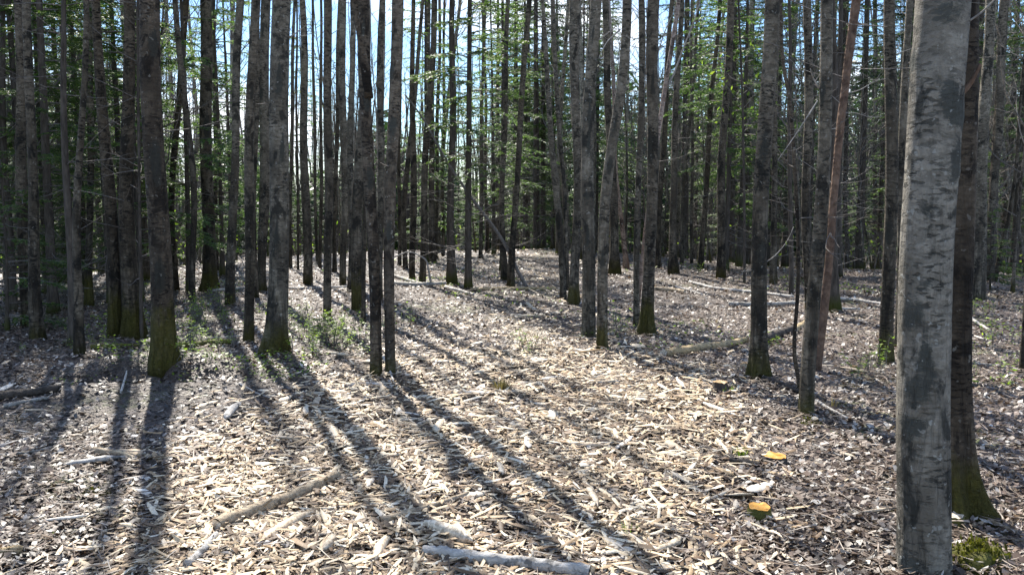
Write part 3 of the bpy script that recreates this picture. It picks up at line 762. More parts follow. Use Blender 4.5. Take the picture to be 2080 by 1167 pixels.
NEARC = [
 ('fir_low', 20, 13.2, 'bushy green fir filling the gap by the leftmost trunks', .72),
 ('fir_low', 170, 15.6, 'bushy green fir showing between the left trunks', .75),
 ('pale', 290, 13.4, 'small pale fir just left of the thick brown trunk', .85),
 ('pale', 470, 21.0, 'pale fir behind the smooth grey trunk leaning right', 1.1),
 ('slim_pale', 620, 25.0, 'slim light fir seen past the thick furrowed trunk', .8),
 ('slim_pale', 130, 16.2, 'pale fir sprays in the gap left of the joined mossy pair', 1.1),
 ('fir_mid', 300, 16.5, 'fir whose boughs show on both sides of the thick brown trunk', .72),
 ('pale', 60, 14.0, 'young fir low between the leftmost trunks', .8),
 ('slim_pale', 55, 12.6, 'slim pale fir whose lit sprays hang before the leftmost trunks', 1.0),
 ('slim_pale', 225, 13.0, 'slim pale fir beside the top of the joined mossy pair', 1.0),
 ('slim_pale', 1018, 19.0, 'slim fir with yellow green sprays over the two dark trunks by the trail', 1.0),
 ('slim_pale', 1470, 18.5, 'slim fir with yellow green sprays behind the trunk with yellow moss', 1.1),
 ('slim_pale', 1180, 25.0, 'slim yellow green fir behind the centre trio', 1.0),
 ('slim_pale', 870, 21.0, 'slim pale fir above the dark row left of the trail', .95),
 ('fir_mid', 110, 11.8, 'tall fir whose twigs cross the slim left trunks', .72),
 ('fir_low', 250, 14.5, 'fir close behind the joined mossy pair of trunks', .72),
 ('fir_mid', 1480, 22, 'tall fir behind the trunk with yellow moss', 1.0),
 ('spruce', 1690, 19.5, 'spruce with dead lower twigs beside the black shaded trunk', .9),
 ('spruce', 1865, 18, 'dark spruce hidden mostly by the huge foreground trunk', .9),
 ('spruce', 2010, 18.5, 'dark spruce behind the pale grey trunk at far right', .9),
 ('fir_low', -140, 11.8, 'dense green fir at the far left edge of the view', 1.0),
 ('fir_low', 95, 14.5, 'green fir between the dark slim trunks at far left', .72),
 ('fir_mid', 20, 17, 'taller green fir behind the trunks at far left', .72),
 ('fir_low', 205, 18.5, 'green fir behind the joined mossy pair of trunks', .72),
 ('fir_mid', 150, 21, 'fir standing deep in shade behind the left trunks', .72),
 ('bush', 10, 10.4, 'low fir bush on the ground at the left edge', .8),
 ('bush', 120, 15.5, 'low bushy fir in the shade behind the left trunks', .8),
 ('pale', 385, 14.5, 'pale green young fir right of the thick brown trunk', 1.0),
 ('pale', 450, 17.5, 'pale green young fir behind the stout grey trunk', 1.0),
 ('pale', 330, 23, 'pale young fir showing behind the thick brown trunk', 1.0),
 ('slender', 955, 15.0, 'slender dark fir with a thin straight stem standing in the trail', 1.0),
 ('fir_mid', 1100, 29, 'bushy fir forming a dark green mass right of the trail', 1.05),
 ('fir_low', 1065, 33, 'green fir behind the dark trunks on the right of the trail', 1.2),
 ('pale', 1000, 24, 'pale fir with light sprays right of the slender trail fir', 1.1),
 ('pale', 885, 23, 'small pale fir among dark trunks left of the trail', .9),
 ('pale', 1500, 20, 'yellow green young fir right of the trunk with yellow moss', 1.25),
 ('slender', 1560, 24, 'slender dark fir behind the large smooth grey trunk', 1.1),
 ('spruce', 1740, 23, 'spruce with bare dead lower twigs behind the red pine', 1.0),
 ('spruce', 1640, 27, 'twiggy spruce deep behind the right trunks', 1.0),
 ('fir_mid', 2060, 21, 'green fir at the far right behind the slanting stem', 1.0),
 ('spruce', 1960, 24, 'spruce with drooping twigs right of the foreground pair', 1.0),
 ('spruce', 1830, 30, 'dark spruce right of the grassy opening', 1.0),
 ('pale', 1750, 33, 'light green young fir at the back of the grassy opening', .8),
 ('bush', 2010, 15.0, 'low shaded fir bush at right behind the foreground pair', .5),
]
for kd, px, D, lb, s in NEARC: plant(kd, px, D, lb, None, s)

# far woods: conifers and bare trees one by one
bare = [make_bare_tree(31, 15, .10, MT['aspen'], .5), make_bare_tree(32, 14, .085, MT['aspen'], .9), make_bare_tree(33, 16, .12, MT['aspen'], .4),
        make_bare_tree(34, 13, .065, MT['aspen'], 1.1, 22, .3), make_bare_tree(35, 12, .05, MT['aspen_brown'], .8, 34, .25)]
used = set(); placed = [(o.location.x, o.location.y) for o, _, _ in tree_roots.values()]
ZN = [(-40, 'off the left edge'), (45, 'by the left edge'), (130, 'behind the slim left trunks'), (215, 'just left of the mossy pair'), (300, 'behind the thick brown trunk'), (375, 'behind the pale firs'), (450, 'past the stout grey trunk'),
      (520, 'behind the slim grey cluster'), (590, 'past the thick furrowed trunk'), (650, 'above the left seedlings'), (710, 'behind the pale smooth trunks'), (780, 'behind the twin brown trunks'), (860, 'behind the fallen poles'), (930, 'left of the trail fir'),
      (1000, 'at the end of the trail'), (1070, 'behind the leaning pole'), (1150, 'left of the centre trio'), (1240, 'behind the centre trio'), (1320, 'behind the pair right of centre'), (1400, 'past the slanting birch'), (1480, 'behind the yellow mossed trunk'),
      (1560, 'behind the smooth grey trunk'), (1640, 'by the winding sapling'), (1720, 'behind the red pine'), (1800, 'past the grassy opening'), (1960, 'behind the huge trunk'), (2040, 'right of the huge trunk'), (2110, 'by the right edge'), (9999, 'off the right edge')]
def zone(px):
    return next(t for a, t in ZN if px < a)
cnt = 0; tries = 0
while cnt < 175 and tries < 6000:
    tries += 1
    D = random.uniform(22, 62); px = random.uniform(-260, 2340)
    x = (px - 1040) / F_PX * D
    if D < 30 and 930 < px < 1110: continue
    if 380 < px < 1000 and random.random() < .5: continue
    if D < 25 and 1700 < px < 1800: continue
    if D < 22 and (px < 480 or 880 < px < 1400): continue
    if any((x - a) ** 2 + (D - b) ** 2 < (.55 if D < 40 else .8) ** 2 for a, b in placed): continue
    placed.append((x, D)); p = random.choice(bare); 
    if p.name in used: o = copy_tree(p)
    else: o = p; used.add(p.name)
    o.location = (x, D, float(ground_z(x, D))); o.rotation_euler = (random.gauss(0, .018), random.gauss(0, .022), random.uniform(0, 6.28))
    s = random.uniform(.85, 1.2); o.scale = (s, s, s)
    dist = 'at mid distance' if D < 27 else 'far back' if D < 43 else 'very far back'
    thick = 'very thin brown' if p is bare[4] else 'thin grey' if p is bare[3] else 'grey'
    o['label'] = f'{thick} bare trunk {dist} {zone(px)}'; o['group'] = f'{thick} bare trunks {dist}'
    cnt += 1
# thin bare saplings between the trunks
sap = [make_bare_tree(36, 7.5, .026, MT['aspen_brown'], .5, 26, .3, 'bare_sapling'), make_bare_tree(37, 6, .022, MT['aspen'], .7, 22, .3, 'bare_sapling'), make_bare_tree(38, 9, .034, MT['aspen'], .8, 28, .3, 'bare_sapling')]
cnt = 0; used2 = set(); tries = 0
while cnt < 48 and tries < 3000:
    tries += 1
    D = random.uniform(12, 32); px = random.uniform(-60, 2140); x = (px - 1040) / F_PX * D
    if 780 < px < 1330 and D < 25: continue
    if D < 15 and 380 < px < 1900: continue
    if any((x - a) ** 2 + (D - b) ** 2 < .4 ** 2 for a, b in placed): continue
    placed.append((x, D)); p = random.choice(sap)
    if p.name in used2: o = copy_tree(p)
    else: o = p; used2.add(p.name)
    o.location = (x, D, float(ground_z(x, D))); o.rotation_euler = (random.gauss(0, .05), random.gauss(0, .06), random.uniform(0, 6.28))
    dist = 'near the lit ground' if D < 20 else 'farther back'
    tall = {sap[0]: 'brown', sap[1]: 'short grey', sap[2]: 'taller grey'}[p]
    o['label'] = f'{tall} bare sapling {dist} {zone(px)}'; o['group'] = f'{tall} bare saplings {dist}'
    cnt += 1
# conifers of the far woods
cnt = 0; tries = 0
while cnt < 150 and tries < 4000:
    tries += 1
    D = random.uniform(26, 66); px = random.uniform(-300, 2380); x = (px - 1040) / F_PX * D
    if D < 33 and 820 < px < 1030: continue
    # the sky shows through left of centre
    if 380 < px < 1000 and random.random() < .55: continue
    if px < 380 and D < 45 and random.random() < .5: continue
    if D < 36 and 560 < px < 1000: continue
    if any((x - a) ** 2 + (D - b) ** 2 < .8 ** 2 for a, b in placed): continue
    placed.append((x, D))
    hgt = random.uniform(.75, 1.15)
    if 380 < px < 1000: hgt = random.uniform(.32, .6)
    if px < 380 and D < 48: hgt *= .72
    kd = random.choice(['spruce_far', 'fir_far', 'spruce_far'])
    dist = 'beyond the sunlit ground' if D < 43 else 'deep in the far woods'
    w = 'dark spruce' if kd == 'spruce_far' else 'green fir'
    plant(kd, px, D, f'{w} {dist} {zone(px)}', f'{w}s {dist}', hgt)
    cnt += 1
for k_, p in protos.items():
    if '_used' in p: pass
for o in list(bpy.data.objects):
    if '_used' in o: del o['_used']

# mass of forest that closes the view behind everything: stems, twigs and needles of no countable tree
def far_mass():
    rr = np.random.default_rng(77); mb = MB()
    for _ in range(1500):
        D = rr.uniform(62, 105); a = rr.uniform(-.85, .85); x = a * D; z = float(ground_z(x, D))
        H = rr.uniform(6, 16); mbp = np.array([[x, D, z - .3], [x + rr.normal(0, .2), D, z + H * .5], [x + rr.normal(0, .5), D, z + H]])
        r = rr.uniform(.05, .13); tube(mb, mbp, [r, r * .7, .02], 4, cap=False)
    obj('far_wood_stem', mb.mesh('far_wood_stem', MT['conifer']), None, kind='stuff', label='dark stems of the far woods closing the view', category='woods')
    n = 150000
    D = rr.uniform(64, 108, n); a = rr.uniform(-.85, .85, n); x = a * D
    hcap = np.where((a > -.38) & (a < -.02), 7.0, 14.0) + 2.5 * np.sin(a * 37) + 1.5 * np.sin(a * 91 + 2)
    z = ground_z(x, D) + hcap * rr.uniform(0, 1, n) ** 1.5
    c = np.stack([x, D, z], -1)
    d = rr.normal(0, 1, (n, 3)); d[:, 2] *= .5; d /= np.linalg.norm(d, axis=1)[:, None]
    e = np.cross(d, rr.normal(0, 1, (n, 3))); e /= np.linalg.norm(e, axis=1)[:, None]
    L = rr.uniform(.2, .62, n)[:, None]; Wd = L * .26
    V = np.stack([c - d * L, c + e * Wd, c + d * L, c - e * Wd], 1).reshape(-1, 3)
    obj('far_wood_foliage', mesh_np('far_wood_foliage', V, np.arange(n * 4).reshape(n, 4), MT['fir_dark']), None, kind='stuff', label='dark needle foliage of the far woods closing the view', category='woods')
far_mass()

# low brush of bare twigs and green sprigs at the back of the clearing
def brush():
    rr = np.random.default_rng(78); mb = MB(); Vs = []
    for _ in range(900):
        a = rr.uniform(-.62, .62); D = rr.uniform(17, 34); x = a * D
        if abs(a + .05) < .10 and D < 27: continue
        if D < 21 and -.3 < a < .3: continue
        p = np.array([x, D, float(ground_z(x, D)) - .03]); h = rr.uniform(.3, 1.3)
        P = np.array([p, p + [rr.normal(0, .08), 0, h * .5], p + [rr.normal(0, .25), rr.normal(0, .2), h]])
        tube(mb, P, [.007, .005, .002], 3, cap=False)
        for _ in range(3):
            q = P[1] + (P[2] - P[1]) * rr.uniform(0, 1); bare_branch(mb, q, rr.uniform(0, 6.28), rr.uniform(.1, .9), rr.uniform(.15, .5), .004, rr, 0)
            if rr.random() < .12:
                for _ in range(4):
                    c = q + rr.normal(0, .12, 3); d = rr.normal(0, .03, 3); e = rr.normal(0, .018, 3); Vs.append(np.stack([c - d, c + e, c + d, c - e]))
    obj('undergrowth', mb.mesh('undergrowth', MT['twig']), None, kind='stuff', label='bare twiggy brush at the back of the clearing', category='undergrowth')
    obj('brush_leaves', leaf_mesh('brush_leaves', Vs, MT['young']), None, kind='stuff', label='sprinkled green leaves on the brush at the back', category='undergrowth')
brush()
# yellow-green opening leaves of a young broadleaf tree at upper right of centre
r_, P_, D_ = stem_thing('young_tree', 'slim young tree with small yellow green leaves above right of centre', 'tree',
    [(1512, 575), (1512, 400), (1508, 200), (1500, 0), (1490, -200)], [6, 5, 4, 3], MT['conifer'], moss=.1)
mb = MB(); rr = np.random.default_rng(6); Vs = []
for _ in range(34):
    z = rr.uniform(2.6, 8.0); p = line_at(P_, min(z, P_[-1, 2])); L = rr.uniform(.5, 1.4); a = rr.uniform(0, 6.28); ri = rr.uniform(.1, .6)
    bare_branch(mb, p, a, ri, L, .007, rr, 2)
    for _ in range(12):
        c = p + np.array([math.cos(a) * math.cos(ri), math.sin(a) * math.cos(ri), math.sin(ri)]) * L * rr.uniform(.3, 1.05) + rr.normal(0, .10, 3)
        d = rr.normal(0, .022, 3); e = rr.normal(0, .014, 3); Vs.append(np.stack([c - d, c + e, c + d, c - e]))
obj('branch', mb.mesh('branch', MT['twig']), r_); obj('crown', leaf_mesh('young_crown', Vs, MT['young']), r_)

# ------------------------------------------------------------------ forest floor litter
def wedge_points(n, d0, d1, half, r, power=1.0):
    u = r.uniform(0, 1, n); d = d0 * (d1 / d0) ** (u ** power); a = r.uniform(-half, half, n)
    return a * d, d
def chip_density(x, y):
    L = np.interp(y, [3, 3.6, 5.6, 7.7, 9, 12, 26], [-1.5, -1.6, -1.9, -1.5, -1.1, -.8, -1.4])
    Rr = np.interp(y, [3, 3.6, 5.6, 7.7, 9, 12, 26], [.65, .8, 1.35, 1.75, 1.6, 1.3, 2.6])
    e = np.interp(y, [3, 8, 20], [.35, .5, .8])
    m = 1 / (1 + np.exp(-(x - L) / e * 3)) * 1 / (1 + np.exp((x - Rr) / e * 3))
    m = m * np.interp(y, [3, 7.8, 9.5, 14, 26], [1, .95, .25, .10, .10])
    return np.clip(m * (.75 + .45 * fnoise(x, y, 1.9, 8) + .55 * fnoise(x, y, 7.0, 1)), 0, 1)
def rot_frames(n, r, tilt):
    yaw = r.uniform(0, 2 * np.pi, n); a = r.normal(0, tilt, n); b = r.normal(0, tilt, n)
    cy, sy = np.cos(yaw), np.sin(yaw)
    U = np.stack([cy * np.cos(a), sy * np.cos(a), np.sin(a)], -1)
    W = np.stack([-sy * np.cos(b), cy * np.cos(b), np.sin(b)], -1)
    Nn = np.cross(U, W); return U, W, Nn / np.linalg.norm(Nn, axis=1)[:, None]

def leaves(name, n, mat, r, d0=2.2, d1=32, keep=None, size=(.009, .027), lift=.03, label=''):
    x, y = wedge_points(n, d0, d1, .82, r)
    if keep is not None:
        k = r.uniform(0, 1, n) < keep(x, y); x, y = x[k], y[k]
    n = len(x); U, W, N = rot_frames(n, r, .32)
    s = r.uniform(*size, n)[:, None] * np.interp(y, [3, 12, 32], [1, 1.25, 2.0])[:, None]; w = s * r.uniform(.5, .85, n)[:, None]
    c = np.stack([x, y, ground_z(x, y) + .006 + r.uniform(0, lift, n)], -1)
    curl = s * r.uniform(-.1, .3, n)[:, None]
    V = np.stack([c - U * s + N * curl, c - U * s * .1 + W * w, c + U * s + N * curl * .7, c + U * s * .1 - W * w, c], 1).reshape(-1, 3)
    b = np.arange(n)[:, None] * 5
    T = np.concatenate([b + [0, 4, 1], b + [1, 4, 2], b + [2, 4, 3], b + [3, 4, 0]])
    return obj(name, mesh_np(name, V, T, mat), None, kind='stuff', label=label, category='leaf litter')
r1 = np.random.default_rng(21)
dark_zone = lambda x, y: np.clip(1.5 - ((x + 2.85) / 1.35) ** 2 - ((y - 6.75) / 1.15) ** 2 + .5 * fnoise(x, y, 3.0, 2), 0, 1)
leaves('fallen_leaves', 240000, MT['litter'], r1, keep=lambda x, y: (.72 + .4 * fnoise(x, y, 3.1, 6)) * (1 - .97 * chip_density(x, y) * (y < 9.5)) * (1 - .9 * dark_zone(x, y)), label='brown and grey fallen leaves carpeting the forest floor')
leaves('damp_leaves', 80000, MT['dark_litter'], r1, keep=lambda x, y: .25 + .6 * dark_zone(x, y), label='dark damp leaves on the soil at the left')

def chips(name, n, mat, r, keep, L=(.02, .07), Wd=(.004, .012), d0=2.3, d1=26, lift=.035, label='', tilt=.16, half=.7):
    x, y = wedge_points(n, d0, d1, half, r)
    k = r.uniform(0, 1, n) < keep(x, y); x, y = x[k], y[k]
    n = len(x); U, W, N = rot_frames(n, r, tilt)
    grow = np.interp(y, [3, 12, 26], [1, 1.2, 1.8])[:, None]
    l = (L[0] + (L[1] - L[0]) * r.beta(1.2, 3.0, n))[:, None] * grow; w = r.uniform(*Wd, n)[:, None] * grow; h = w * r.uniform(.15, .5, n)[:, None]
    c = np.stack([x, y, ground_z(x, y) + .012 + r.uniform(0, lift, n)], -1)
    ta = r.uniform(.1, .9, n)[:, None]; tb = r.uniform(.05, .6, n)[:, None]; sk = r.uniform(-.6, .6, n)[:, None] * w
    V = np.stack([c - U * l, c + U * l, c - U * l * (1 - ta) + W * w, c + U * l * (1 - tb) + W * w * ta * 1.2, c - U * l * (1 - tb) - W * w * .9, c + U * l * (1 - ta) - W * w * 1.1,
                  c - U * l * .45 + N * h * 1.6 + W * sk, c + U * l * .5 + N * h * 1.4 + W * sk], 1)
    bend = (r.normal(0, .10, n)[:, None] * l); V[:, 0:2] += (N * bend)[:, None, :]
    V = V.reshape(-1, 3); b = np.arange(n)[:, None] * 8
    Q = [np.concatenate([b + f for f in ([2, 6, 7, 3], [6, 4, 5, 7])]), np.concatenate([b + f for f in ([0, 6, 2], [0, 4, 6], [1, 3, 7], [1, 7, 5])])]
    return obj(name, mesh_np(name, V, Q, mat), None, kind='stuff', label=label, category='wood chips')
r2 = np.random.default_rng(22)
chips('wood_chips', 170000, MT['chip'], r2, chip_density, (.013, .125), (.003, .0135), label='pale shredded wood chips spread over the trail')
chips('slivers', 70000, MT['sliver'], r2, lambda x, y: (.42 + .35 * fnoise(x, y, 2.6, 9) + .4 * chip_density(x, y)) * (1 - .8 * dark_zone(x, y)), (.02, .11), (.0015, .0045), lift=.04, label='thin twigs and grey slivers scattered through the leaves', tilt=.12, half=.8)

# the largest splinters, one object each
big_meshes = []
def splinter_mesh(seed, L, w, h, mat, rough=1.0, name='wood_chip'):
    r = np.random.default_rng(seed); n = 7; V = []; Q = []
    t = np.linspace(-1, 1, n); bend = r.normal(0, .05) * L
    for i, s in enumerate(t):
        ww = w * (1 - abs(s) ** r.uniform(2, 5)) * r.uniform(.75, 1.1) + w * .06; hh = h * (1 - abs(s) ** 4 * .7) * r.uniform(.8, 1.15)
        yo = bend * (1 - s * s) + r.normal(0, w * .12 * rough)
        V += [[s * L, yo - ww, -hh * .5], [s * L, yo + ww, -hh * .4], [s * L + r.normal(0, L * .02), yo + ww * .8, hh * .6], [s * L, yo - ww * .25, hh * r.uniform(.8, 1.2)], [s * L + r.normal(0, L * .02), yo - ww * .85, hh * .5]]
    for i in range(n - 1):
        for j in range(5): a = i * 5 + j; b_ = i * 5 + (j + 1) % 5; Q.append([a, b_, b_ + 5, a + 5])
    me = mesh_np(name, V, [np.array(Q), np.array([[4, 3, 2, 1, 0], [(n - 1) * 5 + k for k in range(5)]])], mat)
    return me
for s in range(14):
    big_meshes.append(splinter_mesh(s, .085, .015 + .004 * (s % 4), .004 + .002 * (s % 2), MT['chip_single']))
cnt = 0; r3 = np.random.default_rng(23)
while cnt < 295:
    d = r3.uniform(3.0, 9.0) if cnt < 240 else r3.uniform(6, 14); a = r3.uniform(-.62, .58); x = a * d
    if r3.random() > float(chip_density(np.array(x), np.array(d))) + .07: continue
    o = obj('wood_chip', big_meshes[int(r3.integers(14))]); o.location = (x, d, float(ground_z(x, d)) + .035)
    s = r3.uniform(.5, 1.5); o.scale = (s, s * r3.uniform(.5, 1.3), s); o.rotation_euler = (r3.normal(0, .2), r3.normal(0, .13), r3.uniform(0, 3.14))
    size = 'long' if s > 1.0 else 'short' if s < .75 else 'medium'
    ar = ('by the bottom edge' if d < 4.1 else 'level with the logs' if d < 4.8 else 'just beyond the logs' if d < 5.6 else 'level with the brown stump' if d < 6.6
          else 'level with the dry tuft' if d < 7.6 else 'below the twin trunks' if d < 8.6 else 'up the trail')
    sd = 'far left' if x < -1.5 else 'left' if x < -.75 else 'left of centre' if x < -.2 else 'centre' if x < .3 else 'right of centre' if x < .9 else 'right'
    tag(o, f'{size} pale wood splinter {ar}, {sd}', 'wood chip', f'{size} pale wood splinters')
    cnt += 1

# ------------------------------------------------------------------ logs, sticks, stumps
def log_thing(name, label, cat, pts, w, mat, endmat=None, lift=.5, sides=10, taper=.8, seed=1, squash=1.0, stub=0, group=None, jag=True):
    r = np.random.default_rng(seed)
    G = np.array([at(px, py) for px, py in pts]); k = G[:, 1].mean() / F_PX; rad = w * k / 2
    G[:, 2] += rad * lift + .012
    c = G.mean(0); L = G - c
    n = max(14, 9 * len(pts)); s = np.concatenate([[0], np.cumsum(np.linalg.norm(np.diff(L, axis=0), axis=1))])
    q = np.linspace(0, s[-1], n); P = np.stack([np.interp(q, s, L[:, j]) for j in range(3)], -1)
    if len(pts) > 2: P[1:-1] = (P[:-2] + 2 * P[1:-1] + P[2:]) / 4
    P[:, 2] += r.normal(0, rad * .05, n); P[:, :2] += r.normal(0, rad * .07, (n, 2)); P[:, 1] += rad * .6 * np.sin(np.linspace(0, 4, n) + seed)
    rr_ = np.linspace(rad, rad * taper, n) * r.uniform(.95, 1.05, n)
    mb = MB()
    tube(mb, P, rr_, sides, lambda th: 1 + .09 * r.standard_normal((n, sides)) + .10 * np.cos(2 * th)[None, :], cap=endmat is None)
    root = thing(name, label, cat, (c[0], c[1], c[2]), group)
    root.location = tuple(c)
    obj('bark', mb.mesh('bark', mat, True), root)
    if endmat is not None:
        for e, sg in ((0, 1), (n - 1, -1)):
            ax = P[e] - P[e + sg]; ax /= np.linalg.norm(ax); u = np.cross(ax, [0, 0, 1]); u /= np.linalg.norm(u); v = np.cross(ax, u)
            m = 12; V = [P[e] + ax * .012 * k]
            for j in range(m):
                th = j / m * 6.283; V.append(P[e] + (u * math.cos(th) + v * math.sin(th)) * rr_[e] * 1.0 + ax * (r.uniform(0, .5) * rad if jag else .003))
            T = np.array([[0, 1 + j, 1 + (j + 1) % m] for j in range(m)])
            obj('cut_end', mesh_np('cut_end', V, T, endmat), root)
    for i in range(stub):
        kx = int(r.integers(2, n - 2)); mb = MB(); a = r.uniform(0, 6.28)
        Ps = np.array([P[kx], P[kx] + [math.cos(a) * rad * 2, math.sin(a) * rad * 2, rad * 1.4]]); tube(mb, Ps, [rad * .35, rad * .2], 6)
        obj('branch_stub', mb.mesh('branch_stub', mat), root)
    return root
L = log_thing
L('log', 'tan debarked log lying diagonally in the left centre foreground', 'log', [(440, 1092), (520, 1062), (600, 1026), (686, 984)], 27, MT['log_tan'], MT['split'], 1.1, 16, .8, 1, stub=2)
L('log', 'pale grey log with a chipped white end at the bottom edge of the view', 'log', [(862, 1146), (960, 1158), (1090, 1174), (1200, 1188)], 26, MT['log_white'], MT['split'], 1.35, 14, 1.05, 2, stub=1)
L('log', 'brown split log lying across the dark shadow in the centre foreground', 'log', [(770, 1076), (850, 1054), (950, 1024)], 20, MT['log_tan'], MT['split'], .9, 12, .5, 3)
L('log', 'short brown and white log in front of the left mud patch', 'log', [(192, 926), (260, 934), (343, 944)], 15, MT['log_tan'], MT['split'], .7, 10, .9, 4, stub=1)
L('log', 'dark rotten log lying in shade at the far left', 'log', [(-20, 815), (60, 806), (122, 800)], 17, MT['log_dark'], None, .6, 10, .9, 5)
L('branch', 'grey branch just below the dark rotten log at left', 'branch', [(8, 832), (60, 822), (100, 812)], 9, MT['log_grey'], None, .6, 8, .7, 6)
L('branch', 'white stick at the left edge of the foreground', 'branch', [(-10, 918), (40, 905), (82, 889)], 10, MT['log_white'], None, .7, 8, .7, 7)
L('branch', 'long thin grey stick below the white one at left', 'branch', [(-10, 936), (60, 924), (145, 905)], 6, MT['log_grey'], None, .7, 8, .7, 8)
L('branch', 'thin tan stick near the bottom of the left foreground', 'branch', [(-5, 1010), (50, 1000), (110, 985)], 5, MT['log_tan'], None, .7, 8, .7, 9)
L('branch', 'brown stick right of the short brown and white log', 'branch', [(312, 997), (390, 992)], 10, MT['log_tan'], None, .7, 8, .8, 10)
L('branch', 'white rounded stick reaching down below the tan log', 'branch', [(385, 1168), (412, 1140), (438, 1112)], 20, MT['log_white'], None, 1.5, 9, .7, 11)
L('branch', 'light stick across the bottom left corner', 'branch', [(120, 1160), (200, 1146), (260, 1120)], 12, MT['log_grey'], None, .7, 9, .6, 12)
L('log', 'brown log end poking in at the bottom left corner', 'log', [(-30, 1140), (0, 1138), (45, 1128)], 24, MT['log_rot'], MT['split'], .5, 10, .9, 13)
L('log', 'row of yellow rotten log, nearest chunk with a pale face', 'log', [(1352, 728), (1395, 720), (1428, 710)], 19, MT['log_rot'], MT['split'], .5, 10, .9, 14)
L('log', 'yellow rotten log, middle chunk between the other two', 'log', [(1424, 714), (1470, 706), (1515, 697)], 16, MT['log_rot'], MT['brown_cut'], .5, 10, .9, 15)
L('log', 'dark arched chunk of rotten log right of the large smooth grey trunk', 'log', [(1545, 700), (1580, 688), (1612, 679)], 18, MT['log_dark'], None, .8, 10, .9, 16)
L('log', 'small bright chunk at the far end of the rotten log row', 'log', [(1612, 676), (1640, 664)], 15, MT['log_rot'], MT['split'], .6, 10, .9, 17)
L('log', 'sunken dark log piece left of the orange stump at right', 'log', [(1420, 938), (1480, 946), (1545, 955)], 15, MT['log_dark'], None, .5, 10, .8, 18)
L('fallen_pole', 'long thin fallen white pole behind the thick furrowed trunk', 'fallen pole', [(432, 593), (520, 586), (620, 590), (708, 585)], 5, MT['log_white'], None, .8, 8, .8, 19)
L('fallen_pole', 'fallen pole slanting right, upper of the pile left of the trail', 'fallen pole', [(800, 563), (830, 573), (862, 581)], 6, MT['log_white'], None, .9, 8, .8, 20)
L('fallen_pole', 'fallen dark pole, middle of the pile left of the trail', 'fallen pole', [(798, 581), (850, 583), (905, 580)], 9, MT['log_grey'], None, .8, 8, .7, 21)
L('fallen_pole', 'short white pole at the right end of the pile left of the trail', 'fallen pole', [(905, 587), (935, 594), (962, 603)], 7, MT['log_white'], None, .8, 8, .7, 22)
L('fallen_pole', 'straight orange tinted fallen pole crossing the trail behind the leaning pole', 'fallen pole', [(955, 591), (1040, 589), (1130, 590)], 6, MT['log_rot'], None, .8, 8, .9, 23)
L('fallen_pole', 'pale fallen pole running behind the large smooth grey trunk', 'fallen pole', [(1400, 576), (1450, 589), (1525, 597), (1612, 607)], 6, MT['log_white'], None, .9, 8, .8, 24)
L('fallen_pole', 'grey fallen pole just below the pale one right of the large grey trunk', 'fallen pole', [(1480, 622), (1550, 624), (1618, 620)], 9, MT['log_grey'], None, .7, 8, .8, 25)
L('fallen_pole', 'white fallen pole beside the black shaded trunk at right', 'fallen pole', [(1696, 610), (1740, 613), (1795, 622)], 6, MT['log_white'], None, .9, 8, .8, 26)
L('fallen_pole', 'short white fallen pole below the longer white one at right', 'fallen pole', [(1700, 631), (1746, 631)], 5, MT['log_white'], None, .9, 8, .8, 27)
L('fallen_pole', 'thin pale pole lying right of the foot that spreads right', 'fallen pole', [(1372, 585), (1400, 592), (1426, 601)], 4, MT['log_white'], None, .9, 8, .8, 28)
L('fallen_pole', 'brown pole lying right of the dark thick stem right of centre', 'fallen pole', [(1325, 590), (1360, 592), (1392, 598)], 8, MT['log_tan'], None, .8, 8, .8, 29)
L('log', 'mossy fallen log between the thick brown trunk and the slim dark one', 'log', [(350, 708), (410, 706), (468, 701)], 13, MT['log_moss'], None, .7, 10, .8, 30)
L('log', 'mossy fallen log in shade behind the left seedlings', 'log', [(185, 710), (235, 708), (285, 706)], 9, MT['log_moss'], None, .6, 10, .8, 31)
L('branch', 'bent pale branch resting on the mossy log', 'branch', [(385, 716), (400, 703), (425, 694), (492, 688)], 5, MT['log_grey'], None, 1.6, 8, .6, 32)
L('branch', 'forked grey limb on the ground right of the foreground pair', 'branch', [(1957, 640), (1975, 655), (2010, 677)], 8, MT['log_white'], None, .9, 8, .6, 33)
L('log', 'dark grey log at the foot of the large smooth grey trunk', 'log', [(1550, 773), (1585, 786), (1622, 802)], 10, MT['log_dark'], None, .7, 8, .8, 34)
L('branch', 'white stick right of the green mossy foot of the near trunk', 'branch', [(1657, 822), (1690, 841), (1722, 857)], 7, MT['log_white'], None, .8, 8, .7, 35)
L('branch', 'curved brown stick at the bottom right corner', 'branch', [(1975, 1080), (2010, 1072), (2085, 1105)], 9, MT['log_tan'], None, .9, 8, .7, 36)
L('branch', 'thin tan stick below the curved one at the bottom right', 'branch', [(1990, 1098), (2040, 1105), (2090, 1118)], 6, MT['log_tan'], None, .8, 8, .7, 37)
L('branch', 'straight brown stick behind the dry tuft in the middle', 'branch', [(890, 835), (930, 817), (985, 806)], 6, MT['log_tan'], None, .8, 8, .6, 38)
L('branch', 'pale stick lying left of the right twin brown trunk foot', 'branch', [(700, 792), (750, 786), (800, 793)], 9, MT['log_white'], None, .8, 8, .8, 39)
L('branch', 'thin bent stick left of the sunken dark log piece', 'branch', [(1390, 1025), (1420, 1006), (1470, 985)], 6, MT['log_tan'], None, .8, 8, .6, 40)
L('branch', 'thin pale twig across the bright ground right of the foreground pair', 'branch', [(1960, 920), (2020, 940), (2080, 952)], 6, MT['log_white'], None, .8, 8, .6, 41)
L('branch', 'two tone grey stick in the shade at far right', 'branch', [(1975, 742), (2020, 748), (2070, 756)], 5, MT['log_grey'], None, .8, 8, .6, 42)
